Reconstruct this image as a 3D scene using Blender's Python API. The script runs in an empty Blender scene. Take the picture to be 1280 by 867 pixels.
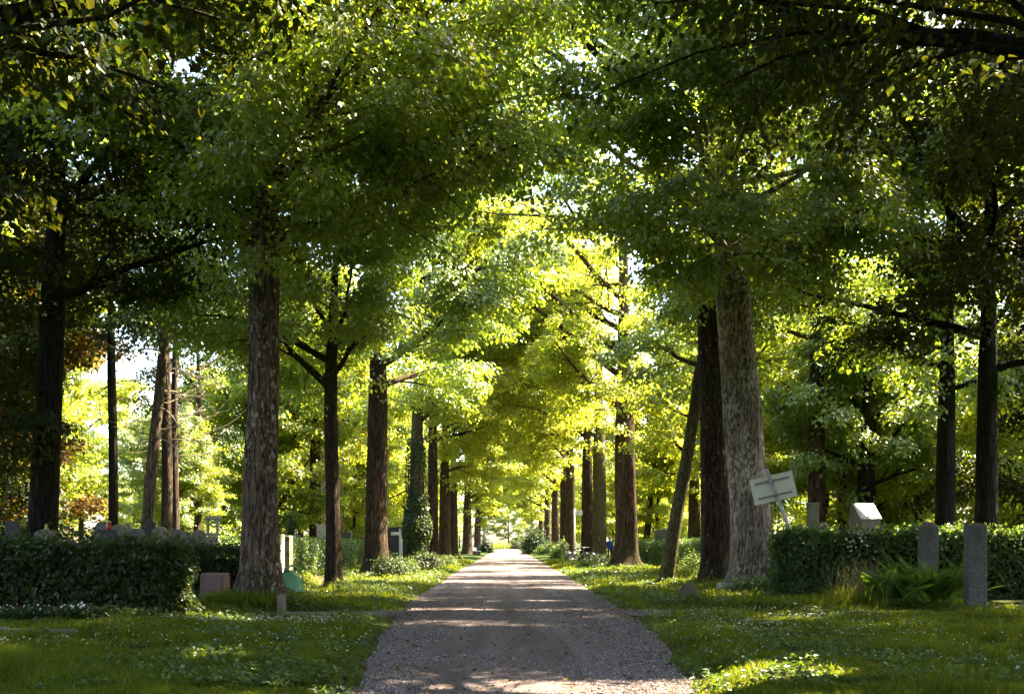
import bpy, math, random
import numpy as np
from mathutils import Vector, Matrix

SC = bpy.context.scene
COL = SC.collection
H_CAM = 1.3
F = 1244.0
CX, CY = 634.0, 680.0
R = math.radians
SUN_AZ, SUN_EL = 64.0, 52.0            # azimuth from +Y towards +X
SUN = np.array([math.cos(R(SUN_EL))*math.sin(R(SUN_AZ)), math.cos(R(SUN_EL))*math.cos(R(SUN_AZ)), math.sin(R(SUN_EL))])

def wx(px, d): return (px-CX)/F*d
def wz(py, d): return H_CAM+(CY-py)/F*d

# ------------------------------------------------------------------ noise
def _hash(i, j, k, seed):
    h = (i*374761393 + j*668265263 + k*2147483647 + seed*1274126177) & 0x7fffffff
    h = ((h ^ (h >> 13))*1274126177) & 0x7fffffff
    h = h ^ (h >> 16)
    return (h & 0xffff)/65535.0
def vnoise(x, y, z, seed=0):
    x, y, z = np.broadcast_arrays(np.asarray(x, float), np.asarray(y, float), np.asarray(z, float))
    i, j, k = np.floor(x).astype(np.int64), np.floor(y).astype(np.int64), np.floor(z).astype(np.int64)
    fx, fy, fz = x-i, y-j, z-k
    fx, fy, fz = fx*fx*(3-2*fx), fy*fy*(3-2*fy), fz*fz*(3-2*fz)
    r = 0
    for a in (0, 1):
        for b in (0, 1):
            for c in (0, 1):
                w = (fx if a else 1-fx)*(fy if b else 1-fy)*(fz if c else 1-fz)
                r = r + w*_hash(i+a, j+b, k+c, seed)
    return r*2-1
def norm(v): return v/np.maximum(np.linalg.norm(v, axis=-1, keepdims=True), 1e-9)
def smooth(a, b, x):
    t = np.clip((np.asarray(x, float)-a)/(b-a), 0, 1); return t*t*(3-2*t)

# ------------------------------------------------------------------ objects
def link(name, me, parent=None, mats=()):
    o = bpy.data.objects.new(name, me)
    COL.objects.link(o)
    if parent: o.parent = parent
    if me is not None:
        for m in mats: me.materials.append(m)
    return o
def mesh_np(name, V, faces_list, mats=(), parent=None, smooth_shade=False, mat_idx=None):
    """V (n,3); faces_list: list of int arrays (m,k)."""
    me = bpy.data.meshes.new(name)
    V = np.ascontiguousarray(V, dtype=np.float32)
    faces_list = [np.asarray(f, dtype=np.int32) for f in faces_list if len(f)]
    loops = np.concatenate([f.ravel() for f in faces_list])
    tot = np.concatenate([np.full(len(f), f.shape[1], np.int32) for f in faces_list])
    start = np.concatenate([[0], np.cumsum(tot)[:-1]]).astype(np.int32)
    me.vertices.add(len(V)); me.vertices.foreach_set('co', V.ravel())
    me.loops.add(len(loops)); me.loops.foreach_set('vertex_index', loops)
    me.polygons.add(len(tot)); me.polygons.foreach_set('loop_start', start); me.polygons.foreach_set('loop_total', tot)
    if mat_idx is not None: me.polygons.foreach_set('material_index', np.asarray(mat_idx, np.int32))
    me.polygons.foreach_set('use_smooth', np.full(len(tot), smooth_shade, dtype=bool))
    me.update(calc_edges=True)
    return link(name, me, parent, mats)
def tag(o, label=None, cat=None, group=None, kind=None):
    if label: o['label'] = label
    if cat: o['category'] = cat
    if group: o['group'] = group
    if kind: o['kind'] = kind
    return o
def thing(name, label, cat, loc=(0, 0, 0), rz=0, group=None):
    o = bpy.data.objects.new(name, None); COL.objects.link(o)
    o.location = loc; o.rotation_euler = (0, 0, rz); o.empty_display_size = .3
    return tag(o, label, cat, group)

class MB:
    """collects simple shapes into one mesh"""
    def __init__(s): s.V = []; s.Fq = []; s.Ft = []; s.Fn = []; s.n = 0
    def add(s, V, quads=(), tris=(), ngons=()):
        V = np.asarray(V, float)
        for q in quads: s.Fq.append([i+s.n for i in q])
        for q in tris: s.Ft.append([i+s.n for i in q])
        for q in ngons: s.Fn.append([i+s.n for i in q])
        s.V.append(V); s.n += len(V)
    def box(s, c, size, rot=None, taper=1.0, bev=0.0):
        x, y, z = [q/2 for q in size]
        b = min(bev, x*.9, y*.9, z*.9)
        if b <= 0:
            V = np.array([[-x,-y,-z],[x,-y,-z],[x,y,-z],[-x,y,-z],[-x*taper,-y*taper,z],[x*taper,-y*taper,z],[x*taper,y*taper,z],[-x*taper,y*taper,z]])
            f = [(0,3,2,1),(4,5,6,7),(0,1,5,4),(1,2,6,5),(2,3,7,6),(3,0,4,7)]
            if rot is not None: V = V @ np.array(rot).T
            s.add(V+np.array(c), f); return
        # chamfered vertical profile: rings of 8
        def ring(zz, ix, iy):
            xx, yy = x-ix, y-iy; bb = b
            return [[-xx+bb,-yy,zz],[xx-bb,-yy,zz],[xx,-yy+bb,zz],[xx,yy-bb,zz],[xx-bb,yy,zz],[-xx+bb,yy,zz],[-xx,yy-bb,zz],[-xx,-yy+bb,zz]]
        V = np.array(ring(-z, b*.7, b*.7)+ring(-z+b, 0, 0)+ring(z-b, 0, 0)+ring(z, b*.7, b*.7))
        if taper != 1: 
            t = (V[:, 2]+z)/(2*z); V[:, :2] *= (1+(taper-1)*t)[:, None]
        q = []
        for r_ in range(3):
            for i in range(8):
                j = (i+1) % 8; q.append((r_*8+i, r_*8+j, (r_+1)*8+j, (r_+1)*8+i))
        if rot is not None: V = V @ np.array(rot).T
        s.add(V+np.array(c), q, (), [tuple(range(7, -1, -1)), tuple(range(24, 32))])
    def tube(s, pts, rad, sides=10, cap=True):
        pts = np.asarray(pts, float); n = len(pts)
        rad = np.broadcast_to(np.asarray(rad, float), (n,))
        T = norm(np.gradient(pts, axis=0))
        ref = np.array([0, 0, 1.]) if abs(T[0][2]) < .9 else np.array([1., 0, 0])
        U = norm(np.cross(T, ref)); W = np.cross(T, U)
        a = np.linspace(0, 2*math.pi, sides, endpoint=False)
        V = pts[:, None]+rad[:, None, None]*(np.cos(a)[None, :, None]*U[:, None]+np.sin(a)[None, :, None]*W[:, None])
        q = [(i*sides+k, i*sides+(k+1) % sides, (i+1)*sides+(k+1) % sides, (i+1)*sides+k) for i in range(n-1) for k in range(sides)]
        ng = [tuple(range(sides-1, -1, -1)), tuple((n-1)*sides+k for k in range(sides))] if cap else []
        s.add(V.reshape(-1, 3), q, (), ng)
    def lathe(s, prof, c=(0, 0, 0), sides=24, sx=1, sy=1, M=None, cap=True):
        a = np.linspace(0, 2*math.pi, sides, endpoint=False)
        V = np.array([[r*math.cos(t)*sx, r*math.sin(t)*sy, z] for r, z in prof for t in a])
        n = len(prof)
        q = [(i*sides+k, i*sides+(k+1) % sides, (i+1)*sides+(k+1) % sides, (i+1)*sides+k) for i in range(n-1) for k in range(sides)]
        ng = [tuple(range(sides-1, -1, -1)), tuple((n-1)*sides+k for k in range(sides))] if cap else []
        if M is not None: V = V @ np.array(M).T
        s.add(V+np.array(c), q, (), ng)
    def prism(s, outline, y0, y1, bev=0.015):
        """outline in x,z (counterclockwise seen from -y) extruded along y with bevelled edges"""
        o = np.asarray(outline, float); n = len(o); c = o.mean(0)
        d = norm(o-c); inn = o-d*bev
        R_ = [np.c_[inn[:, 0], np.full(n, y0), inn[:, 1]], np.c_[o[:, 0], np.full(n, y0+bev), o[:, 1]],
              np.c_[o[:, 0], np.full(n, y1-bev), o[:, 1]], np.c_[inn[:, 0], np.full(n, y1), inn[:, 1]]]
        q = [(r_*n+i, r_*n+(i+1) % n, (r_+1)*n+(i+1) % n, (r_+1)*n+i) for r_ in range(3) for i in range(n)]
        s.add(np.concatenate(R_), q, (), [tuple(range(n-1, -1, -1)), tuple(range(3*n, 4*n))])
    def sphere(s, c, r, seg=14, ring=9, noise=0, seed=0):
        prof = [(math.sin(math.pi*i/ring), -math.cos(math.pi*i/ring)) for i in range(ring+1)]
        prof[0] = (.02, -1); prof[-1] = (.02, 1)
        a = np.linspace(0, 2*math.pi, seg, endpoint=False)
        V = np.array([[p*math.cos(t), p*math.sin(t), z] for p, z in prof for t in a])
        if noise: V = V*(1+noise*vnoise(V[:, 0]*1.7+9, V[:, 1]*1.7, V[:, 2]*1.7, seed))[:, None]
        V = V*np.array(r if hasattr(r, '__len__') else (r, r, r))+np.array(c)
        n = len(prof)
        q = [(i*seg+k, i*seg+(k+1) % seg, (i+1)*seg+(k+1) % seg, (i+1)*seg+k) for i in range(n-1) for k in range(seg)]
        s.add(V, q, (), [tuple(range(seg-1, -1, -1)), tuple((n-1)*seg+k for k in range(seg))])
    def build(s, name, mat, parent=None, sm=False):
        me = bpy.data.meshes.new(name)
        me.from_pydata([tuple(v) for v in np.concatenate(s.V)], [], s.Fq+s.Ft+s.Fn)
        me.polygons.foreach_set('use_smooth', np.full(len(me.polygons), sm, dtype=bool))
        me.update()
        return link(name, me, parent, [mat])
def rotm(ax=0, ay=0, az=0):
    return np.array(Matrix.Rotation(az, 3, 'Z') @ Matrix.Rotation(ay, 3, 'Y') @ Matrix.Rotation(ax, 3, 'X'))

# ------------------------------------------------------------------ materials
class NT:
    def __init__(s, name):
        s.m = bpy.data.materials.new(name); s.m.use_nodes = True
        s.t = s.m.node_tree; s.t.nodes.clear(); s.out = s.n('ShaderNodeOutputMaterial')
    def n(s, ty, **kw):
        nd = s.t.nodes.new(ty)
        for k, v in kw.items():
            if k in nd.inputs: nd.inputs[k].default_value = v
            else: setattr(nd, k, v)
        return nd
    def l(s, a, b): s.t.links.new(a, b)
    def ramp(s, fac, stops):
        r = s.n('ShaderNodeValToRGB'); cr = r.color_ramp
        while len(cr.elements) < len(stops): cr.elements.new(.5)
        for e, (p, c) in zip(cr.elements, stops):
            e.position = p; e.color = (*c, 1) if len(c) == 3 else c
        s.l(fac, r.inputs[0]); return r.outputs[0]
    def noise(s, scale, detail=4, vec=None, rough=.55, dist=0):
        nd = s.n('ShaderNodeTexNoise', Scale=scale, Detail=detail, Roughness=rough, Distortion=dist)
        if vec is not None: s.l(vec, nd.inputs['Vector'])
        return nd.outputs[0]
    def coord(s, scale=(1, 1, 1), out='Object'):
        c = s.n('ShaderNodeTexCoord'); m = s.n('ShaderNodeMapping'); m.inputs['Scale'].default_value = scale
        s.l(c.outputs[out], m.inputs[0]); return m.outputs[0]
    def mix(s, fac, a, b, ty='MIX'):
        m = s.n('ShaderNodeMix', data_type='RGBA', blend_type=ty)
        for v, i in ((fac, 0), (a, 6), (b, 7)):
            if isinstance(v, (int, float)): m.inputs[i].default_value = v
            elif isinstance(v, tuple): m.inputs[i].default_value = (*v, 1)
            else: s.l(v, m.inputs[i])
        return m.outputs[2]
    def math(s, op, a, b=0.0):
        m = s.n('ShaderNodeMath', operation=op)
        for i, v in enumerate((a, b)):
            if isinstance(v, (int, float)): m.inputs[i].default_value = v
            else: s.l(v, m.inputs[i])
        return m.outputs[0]
    def pbr(s, col, rough=.8, spec=.3, metal=0, bump=None, bstr=.5, bdist=.02):
        b = s.n('ShaderNodeBsdfPrincipled', Roughness=rough, Metallic=metal)
        b.inputs['Specular IOR Level'].default_value = spec
        if isinstance(col, tuple): b.inputs['Base Color'].default_value = (*col, 1)
        else: s.l(col, b.inputs['Base Color'])
        if bump is not None:
            bp = s.n('ShaderNodeBump', Strength=bstr, Distance=bdist); s.l(bump, bp.inputs['Height']); s.l(bp.outputs[0], b.inputs['Normal'])
        s.l(b.outputs[0], s.out.inputs[0]); return s.m

def leaf_mat(name, dif, tra, tfac=.5, gloss=.12, var=.35, nscale=.35):
    t = NT(name)
    g = t.n('ShaderNodeNewGeometry')
    rp = g.outputs['Random Per Island']
    nz = t.noise(nscale, 2, t.coord())
    v = t.math('ADD', t.math('MULTIPLY', rp, var*1.3), t.math('MULTIPLY', nz, var))
    v = t.math('ADD', v, 1-var*1.15)
    hs = t.n('ShaderNodeHueSaturation'); hs.inputs['Color'].default_value = (*dif, 1)
    hv = t.math('ADD', t.math('MULTIPLY', rp, .05), .475)
    t.l(hv, hs.inputs['Hue']); t.l(v, hs.inputs['Value'])
    hs2 = t.n('ShaderNodeHueSaturation'); hs2.inputs['Color'].default_value = (*tra, 1)
    t.l(hv, hs2.inputs['Hue']); t.l(v, hs2.inputs['Value'])
    d = t.n('ShaderNodeBsdfDiffuse'); t.l(hs.outputs[0], d.inputs[0])
    tr = t.n('ShaderNodeBsdfTranslucent'); t.l(hs2.outputs[0], tr.inputs[0])
    m = t.n('ShaderNodeMixShader'); m.inputs[0].default_value = tfac
    t.l(d.outputs[0], m.inputs[1]); t.l(tr.outputs[0], m.inputs[2])
    last = m
    if gloss:
        gl = t.n('ShaderNodeBsdfGlossy', Roughness=.42); gl.inputs[0].default_value = (.8, .85, .8, 1)
        fr = t.n('ShaderNodeLayerWeight', Blend=.25)
        m2 = t.n('ShaderNodeMixShader'); t.l(t.math('ADD', t.math('MULTIPLY', fr.outputs[1], gloss*2), gloss*.2), m2.inputs[0])
        t.l(m.outputs[0], m2.inputs[1]); t.l(gl.outputs[0], m2.inputs[2]); last = m2
    t.l(last.outputs[0], t.out.inputs[0]); return t.m

def bark_mat(name, dark, light, lichen=None, zs=.22, sc=9.0, fleck=.62):
    t = NT(name)
    n0 = t.noise(sc*1.0, 3, t.coord((1, 1, zs*.55)), .5, .8)
    ridge = t.math('MULTIPLY', t.math('ABSOLUTE', t.math('SUBTRACT', n0, .5)), 4.5)
    n1 = t.noise(sc*2.6, 6, t.coord((1, 1, zs*1.6)), .7, .3)
    h = t.math('ADD', t.math('MULTIPLY', t.math('MINIMUM', ridge, 1.0), .55), t.math('MULTIPLY', n1, .62))
    col = t.ramp(h, [(.30, dark), (.50, tuple(.45*a+.55*b for a, b in zip(dark, light))), (.85, light)])
    if lichen:
        n2 = t.noise(13, 5, t.coord((1, 1, .5)), .7)
        n3 = t.noise(1.1, 3, t.coord((1, 1, .6)))
        f = t.math('MULTIPLY', t.ramp(n2, [(fleck-.06, (0, 0, 0)), (fleck+.02, (1, 1, 1))]), t.ramp(n3, [(.4, (.15,)*3), (.58, (1, 1, 1))]))
        col = t.mix(f, col, lichen)
    g = t.noise(.8, 3, t.coord((1, 1, .5)))
    col = t.mix(t.ramp(g, [(.45, (0, 0, 0)), (.75, (.55,)*3)]), col, (.045, .055, .02))
    return t.pbr(col, .95, .1, 0, h, 1.0, .04)

def stone_mat(name, a, b, sc=60, moss=.0, rough=.75):
    t = NT(name); v = t.coord()
    n1 = t.noise(sc, 3, v, .8); n2 = t.noise(3.5, 5, v)
    col = t.ramp(n1, [(.35, a), (.66, b)])
    col = t.mix(t.math('MULTIPLY', n2, .4), col, tuple(x*.45 for x in a))
    if moss: col = t.mix(t.math('MULTIPLY', t.ramp(n2, [(.5, (0, 0, 0)), (.65, (1, 1, 1))]), moss), col, (.06, .075, .02))
    return t.pbr(col, rough, .3, 0, n1, .35, .006)
def plain(name, c, rough=.6, spec=.3, metal=0, sc=25, amt=.35):
    t = NT(name); n = t.noise(sc, 4, t.coord())
    col = t.mix(t.math('MULTIPLY', n, amt), c, tuple(x*.4 for x in c))
    return t.pbr(col, rough, spec, metal, n, .15, .004)

M = {}
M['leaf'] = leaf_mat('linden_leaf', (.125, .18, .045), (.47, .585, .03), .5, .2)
M['leaf_far'] = leaf_mat('backlit_leaf', (.13, .178, .03), (.62, .66, .04), .55, .06)  # leaf again, for far trees; backlit glow put into its colour
M['leaf_dark'] = leaf_mat('dark_leaf', (.018, .032, .010), (.10, .115, .006), .42, .04)  # near-black leaf; the edge crowns' deep shade is put into this colour
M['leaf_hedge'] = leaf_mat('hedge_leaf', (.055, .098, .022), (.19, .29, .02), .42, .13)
M['leaf_hedge_shaded'] = leaf_mat('shaded_hedge_leaf', (.028, .048, .011), (.11, .15, .01), .42, .10)  # hedge leaf again, darkened: the shade is put into its colour
M['leaf_conifer'] = leaf_mat('conifer_needles', (.03, .055, .02), (.05, .08, .015), .3, .05)
M['leaf_brown'] = leaf_mat('russet_leaf', (.09, .05, .01), (.26, .15, .015), .5, .03)
M['leaf_ivy'] = leaf_mat('ivy_leaf', (.035, .06, .016), (.10, .14, .012), .38, .07)
M['leaf_pale'] = leaf_mat('pale_weed', (.085, .13, .04), (.24, .31, .05), .45, .04)
M['leaf_lime'] = leaf_mat('lime_leaf', (.2, .24, .03), (.38, .4, .03), .45, .05)
M['fern'] = leaf_mat('fern_frond', (.075, .14, .02), (.22, .34, .025), .45, .05)
M['grass'] = leaf_mat('grass_blade', (.042, .064, .008), (.36, .41, .018), .46, .03, .55, .8)
M['straw'] = leaf_mat('dry_grass', (.30, .25, .13), (.25, .2, .08), .35, .05)
M['petal_white'] = leaf_mat('white_petal', (.75, .74, .68), (.6, .6, .5), .3, .0, .12)
M['petal_pink'] = leaf_mat('pink_petal', (.62, .30, .36), (.5, .25, .25), .3, .0, .3)
M['petal_pale'] = leaf_mat('pale_blossom', (.62, .48, .42), (.5, .42, .3), .35, .0, .3)
M['petal_yellow'] = leaf_mat('yellow_petal', (.7, .5, .03), (.5, .35, .02), .3, .0, .2)
M['bark_left'] = bark_mat('linden_bark_grey', (.020, .011, .008), (.20, .135, .10), (.44, .37, .32), fleck=.60)
M['bark_right'] = bark_mat('linden_bark_pale', (.05, .034, .026), (.40, .31, .26), (.62, .53, .47), fleck=.545)
M['bark'] = bark_mat('linden_bark_brown', (.014, .008, .006), (.125, .078, .056), (.35, .32, .28), fleck=.70)
M['bark_spot'] = bark_mat('linden_bark_spotted', (.012, .007, .006), (.075, .048, .038), (.6, .56, .5), fleck=.67)
M['bark_smooth'] = bark_mat('maple_bark', (.02, .014, .01), (.08, .055, .042), (.2, .19, .13), zs=.5, sc=14, fleck=.68)
M['bark_olive'] = bark_mat('mossy_bark', (.035, .029, .015), (.20, .165, .085), (.35, .33, .22), zs=.5, sc=14, fleck=.68)
M['bark_pine'] = bark_mat('pine_bark', (.03, .02, .016), (.17, .12, .095), None, sc=12)
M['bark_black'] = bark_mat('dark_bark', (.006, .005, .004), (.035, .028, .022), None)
M['twig'] = plain('dead_twig', (.30, .25, .17), .9)
M['hedge_core'] = plain('hedge_twigs', (.02, .018, .01), 1, .05)
M['granite_red'] = stone_mat('red_granite', (.16, .09, .07), (.42, .28, .23), 70, .25)
M['granite_grey'] = stone_mat('grey_granite', (.07, .065, .062), (.26, .24, .225), 55, .4)
M['granite_pillar'] = stone_mat('violet_grey_granite', (.055, .044, .046), (.26, .21, .215), 48, .5)
M['granite_dark'] = stone_mat('dark_granite', (.03, .028, .03), (.09, .085, .085), 70, .2)
M['sandstone'] = stone_mat('pale_sandstone', (.17, .145, .10), (.33, .285, .21), 40, .75)
M['limestone'] = stone_mat('pale_limestone', (.36, .32, .25), (.52, .47, .37), 30, .35)
M['white_marble'] = stone_mat('white_marble', (.68, .66, .62), (.82, .80, .76), 12, 0, .4)
M['mossy_stone'] = stone_mat('mossy_stone', (.07, .055, .04), (.20, .16, .12), 25, .8, .95)
M['weathered_wood'] = plain('weathered_wood', (.24, .19, .15), .9, .1)
M['sign_back'] = plain('grey_sign_back', (.80, .755, .65), .55, .4, .0, 9, .25)
M['rail_metal'] = plain('galvanised_rail', (.30, .29, .28), .5, .5, .5)
M['pole_metal'] = plain('galvanised_pole', (.42, .41, .41), .45, .5, .5)
M['white_paint'] = plain('white_paint', (.75, .74, .70), .5)
M['can_green'] = plain('green_plastic', (.13, .34, .15), .35, .5, 0, 6, .3)
M['black'] = plain('black_plastic', (.015, .015, .015), .5)
M['chrome'] = plain('bike_metal', (.55, .55, .55), .3, .5, .8)
M['red_glass'] = plain('red_candle_glass', (.45, .02, .015), .25, .5)
M['brass'] = plain('gilt_metal', (.5, .33, .1), .4, .5, .6)
M['blue_cloth'] = plain('blue_cloth', (.04, .10, .42), .9, .1)
M['dark_cloth'] = plain('dark_cloth', (.02, .022, .03), .9, .1)
M['skin'] = plain('skin', (.55, .33, .24), .6, .3, 0, 12, .1)
M['hair'] = plain('grey_hair', (.35, .32, .28), .8)

# soil / lawn
t = NT('lawn_soil'); v = t.coord()
n1 = t.noise(.6, 5, v); n2 = t.noise(9, 6, v, .7)
c = t.ramp(n2, [(.3, (.018, .026, .008)), (.7, (.055, .085, .018))])
c = t.mix(t.ramp(n1, [(.5, (0, 0, 0)), (.72, (.6,)*3)]), c, (.06, .055, .025))
M['soil'] = t.pbr(c, 1, .05, 0, n2, .8, .05)
# gravel
t = NT('gravel_path'); v = t.coord()
vo = t.n('ShaderNodeTexVoronoi', Scale=75, Randomness=1); t.l(v, vo.inputs['Vector'])
vo2 = t.n('ShaderNodeTexVoronoi', Scale=30, Randomness=1); t.l(v, vo2.inputs['Vector'])
sep = t.n('ShaderNodeSeparateColor'); t.l(vo.outputs['Color'], sep.inputs[0])
c = t.ramp(sep.outputs[0], [(0, (.065, .049, .055)), (.4, (.21, .163, .176)), (.8, (.34, .27, .285)), (1, (.50, .425, .43))])
n1 = t.noise(1.1, 6, t.coord((1, .45, 1)), .6); n2 = t.noise(5, 6, v, .7)
c = t.mix(t.ramp(n1, [(.42, (0, 0, 0)), (.68, (.45,)*3)]), c, (.17, .135, .12))
c = t.mix(t.ramp(n2, [(.58, (0, 0, 0)), (.70, (.75,)*3)]), c, (.075, .06, .05))
trk = t.n('ShaderNodeTexNoise', Scale=1.6, Detail=3); t.l(t.coord((1, .05, 1)), trk.inputs['Vector'])
c = t.mix(t.ramp(trk.outputs[0], [(.40, (0, 0, 0)), (.60, (.6,)*3)]), c, (.11, .085, .078))
hh = t.math('ADD', t.math('MULTIPLY', vo.outputs[0], -.6), t.math('ADD', t.math('MULTIPLY', vo2.outputs[0], -.5), n2))
M['gravel'] = t.pbr(c, .95, .15, 0, hh, .9, .03)
t = NT('pebble'); g = t.n('ShaderNodeNewGeometry')
c = t.ramp(g.outputs['Random Per Island'], [(0, (.05, .04, .04)), (.5, (.18, .145, .142)), (.85, (.30, .25, .24)), (1, (.44, .39, .37))])
M['pebble'] = t.pbr(c, .9, .2)
t = NT('fallen_leaf'); g = t.n('ShaderNodeNewGeometry')
c = t.ramp(g.outputs['Random Per Island'], [(0, (.04, .025, .012)), (.5, (.12, .075, .03)), (.9, (.2, .15, .05)), (1, (.1, .13, .03))])
M['litter'] = t.pbr(c, .9, .1)

# ------------------------------------------------------------------ world, sun, camera
w = bpy.data.worlds.new('World'); SC.world = w; w.use_nodes = True
nt = w.node_tree; bg = nt.nodes['Background']
sky = nt.nodes.new('ShaderNodeTexSky'); sky.sky_type = 'NISHITA'; sky.sun_disc = False
sky.sun_elevation = R(SUN_EL); sky.sun_rotation = R(SUN_AZ); sky.air_density = 1.2; sky.dust_density = 2.5
nt.links.new(sky.outputs[0], bg.inputs[0]); bg.inputs[1].default_value = .098
sl = bpy.data.lights.new('sun', 'SUN'); sl.energy = 5.0; sl.angle = R(.53); sl.color = (1, .84, .58)
so = bpy.data.objects.new('sun', sl); COL.objects.link(so)
so.rotation_euler = Vector(-SUN).to_track_quat('-Z', 'Y').to_euler(); so.location = (20, 10, 40)
cam = bpy.data.cameras.new('camera'); co = bpy.data.objects.new('camera', cam); COL.objects.link(co)
co.location = (0, 0, H_CAM); co.rotation_euler = (R(90), 0, 0)
cam.sensor_width = 36; cam.lens = F/1280*36; cam.shift_x = (640-CX)/1280; cam.shift_y = (CY-433.5)/1280
cam.clip_start = .1; cam.clip_end = 3000
SC.camera = co
vs = SC.view_settings
SC.display_settings.display_device = 'sRGB'
vs.view_transform = 'Standard'; vs.look = 'None'; vs.exposure = 3.2; vs.gamma = 1; vs.use_curve_mapping = False
cy = SC.cycles
cy.max_bounces = 8; cy.diffuse_bounces = 4; cy.glossy_bounces = 2; cy.transmission_bounces = 6; cy.transparent_max_bounces = 4
cy.use_denoising = True; cy.sample_clamp_indirect = 6; cy.caustics_reflective = False; cy.caustics_refractive = False
try: cy.denoising_prefilter = 'ACCURATE'
except Exception: pass

# ------------------------------------------------------------------ ground
PL = np.array([[0, -1.0], [8.6, -1.38], [13.5, -1.72], [20, -2.1], [40, -2.4], [180, -2.6], [285, -2.7]])
PR = np.array([[0, 1.2], [8.6, 1.60], [13.5, 2.08], [20, 2.3], [40, 2.5], [180, 2.7], [285, 2.8]])
def path_l(y): return np.interp(y, PL[:, 0], PL[:, 1])+.10*vnoise(y*.9, 3.3, 0, 5)+.05*vnoise(y*3.1, 3.3, 0, 6)
def path_r(y): return np.interp(y, PR[:, 0], PR[:, 1])+.10*vnoise(y*.9, 7.7, 0, 7)+.05*vnoise(y*3.1, 7.7, 0, 8)
def cross_half(x):   # half width of the side path (centre line y = 19.4)
    return (.95-.07*np.abs(x))*(1+.2*vnoise(np.asarray(x)*1.3, 0, 0, 9))
CYC = 18.8
def cross_c(x): return CYC+.05*np.asarray(x)
def off_path(x, y):
    """metres outside the gravel (negative on it)"""
    a = np.maximum(path_l(y)-x, x-path_r(y))
    b = np.maximum(np.abs(y-cross_c(x))-cross_half(x), np.maximum(-4.6-x, x-5.0))
    return np.minimum(a, b)
MOUNDS = [(-5.0, 20.2, 1.0, .22), (-4.5, 26, .7, .1), (6.5, 26, 1.6, .16), (6.1, 29, 1.2, .1), (-5.07, 38.5, 1.2, .12), (6.07, 51, 1.4, .15),
          (4.78, 30, .7, .08), (-6.5, 15, 2.2, .10), (6.5, 20.5, 2.4, .10)]
def gz(x, y):
    x = np.asarray(x, float); y = np.asarray(y, float)
    z = -.03+.11*smooth(-.05, .7, off_path(x, y))
    for mx, my, mr, mh in MOUNDS: z = z+mh*np.exp(-((x-mx)**2+(y-my)**2)/(mr*mr))*smooth(0, .5, off_path(x, y))
    far = smooth(0.3, 2, off_path(x, y))
    return z+far*(.045*vnoise(x*.7, y*.7, 0, 11)+.02*vnoise(x*2.3, y*2.3, 0, 12))
gx = np.concatenate([[-1500, -500, -200, -90, -45, -26], np.arange(-16, 16.01, .22), [26, 45, 90, 200, 500, 1500]])
gy = np.concatenate([[-1500, -300, -60, -15, 0, 4], np.arange(7, 64, .25), np.arange(64, 130, 1.5), np.arange(130, 290, 6), [320, 420, 700, 2000]])
X, Y = np.meshgrid(gx, gy)
Z = gz(X, Y)
nx, ny = len(gx), len(gy)
idx = np.arange(nx*ny).reshape(ny, nx)
q = np.stack([idx[:-1, :-1], idx[:-1, 1:], idx[1:, 1:], idx[1:, :-1]], -1).reshape(-1, 4)
tag(mesh_np('ground', np.stack([X, Y, Z], -1).reshape(-1, 3), [q], [M['soil']], None, True), kind='structure')
# path sheet
ys = np.concatenate([np.arange(2, 60, .12), np.arange(60, 130, .8), np.arange(130, 286, 4)])
us = np.linspace(0, 1, 13)
l_, r_ = path_l(ys)-.02, path_r(ys)+.02
PX = l_[:, None]+(r_-l_)[:, None]*us
PY = np.repeat(ys[:, None], len(us), 1)
PZ = .006+.02*(1-(2*us-1)**2)[None]+.008*vnoise(PX*1.5, PY*.8, 0, 20)
PZ[:, 0] -= .02; PZ[:, -1] -= .02
idx = np.arange(PX.size).reshape(PX.shape)
q = np.stack([idx[:-1, :-1], idx[:-1, 1:], idx[1:, 1:], idx[1:, :-1]], -1).reshape(-1, 4)
tag(mesh_np('gravel_path', np.stack([PX, PY, PZ], -1).reshape(-1, 3), [q], [M['gravel']], None, True), kind='structure')
for nm, xa, xb in (('side_path', -4.6, -1.9), ('side_path', 2.2, 5.0)):
    xs = np.linspace(xa, xb, 40); vv = np.linspace(-1, 1, 9)
    hw = (cross_half(xs)+.12*vnoise(xs*4, 0, 0, 77))*np.clip(np.minimum(1, (5.1-np.abs(xs))/.8), .1, 1)
    SX = np.repeat(xs[:, None], 9, 1); SY = cross_c(xs)[:, None]+hw[:, None]*vv
    SZ = .001+.012*(1-vv**2)[None]+0*SX
    idx = np.arange(SX.size).reshape(SX.shape)
    q = np.stack([idx[:-1, :-1], idx[1:, :-1], idx[1:, 1:], idx[:-1, 1:]], -1).reshape(-1, 4)
    tag(mesh_np(nm, np.stack([SX, SY, SZ], -1).reshape(-1, 3), [q], [M['gravel']], None, True), kind='structure')

rng = np.random.default_rng(7)
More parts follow.
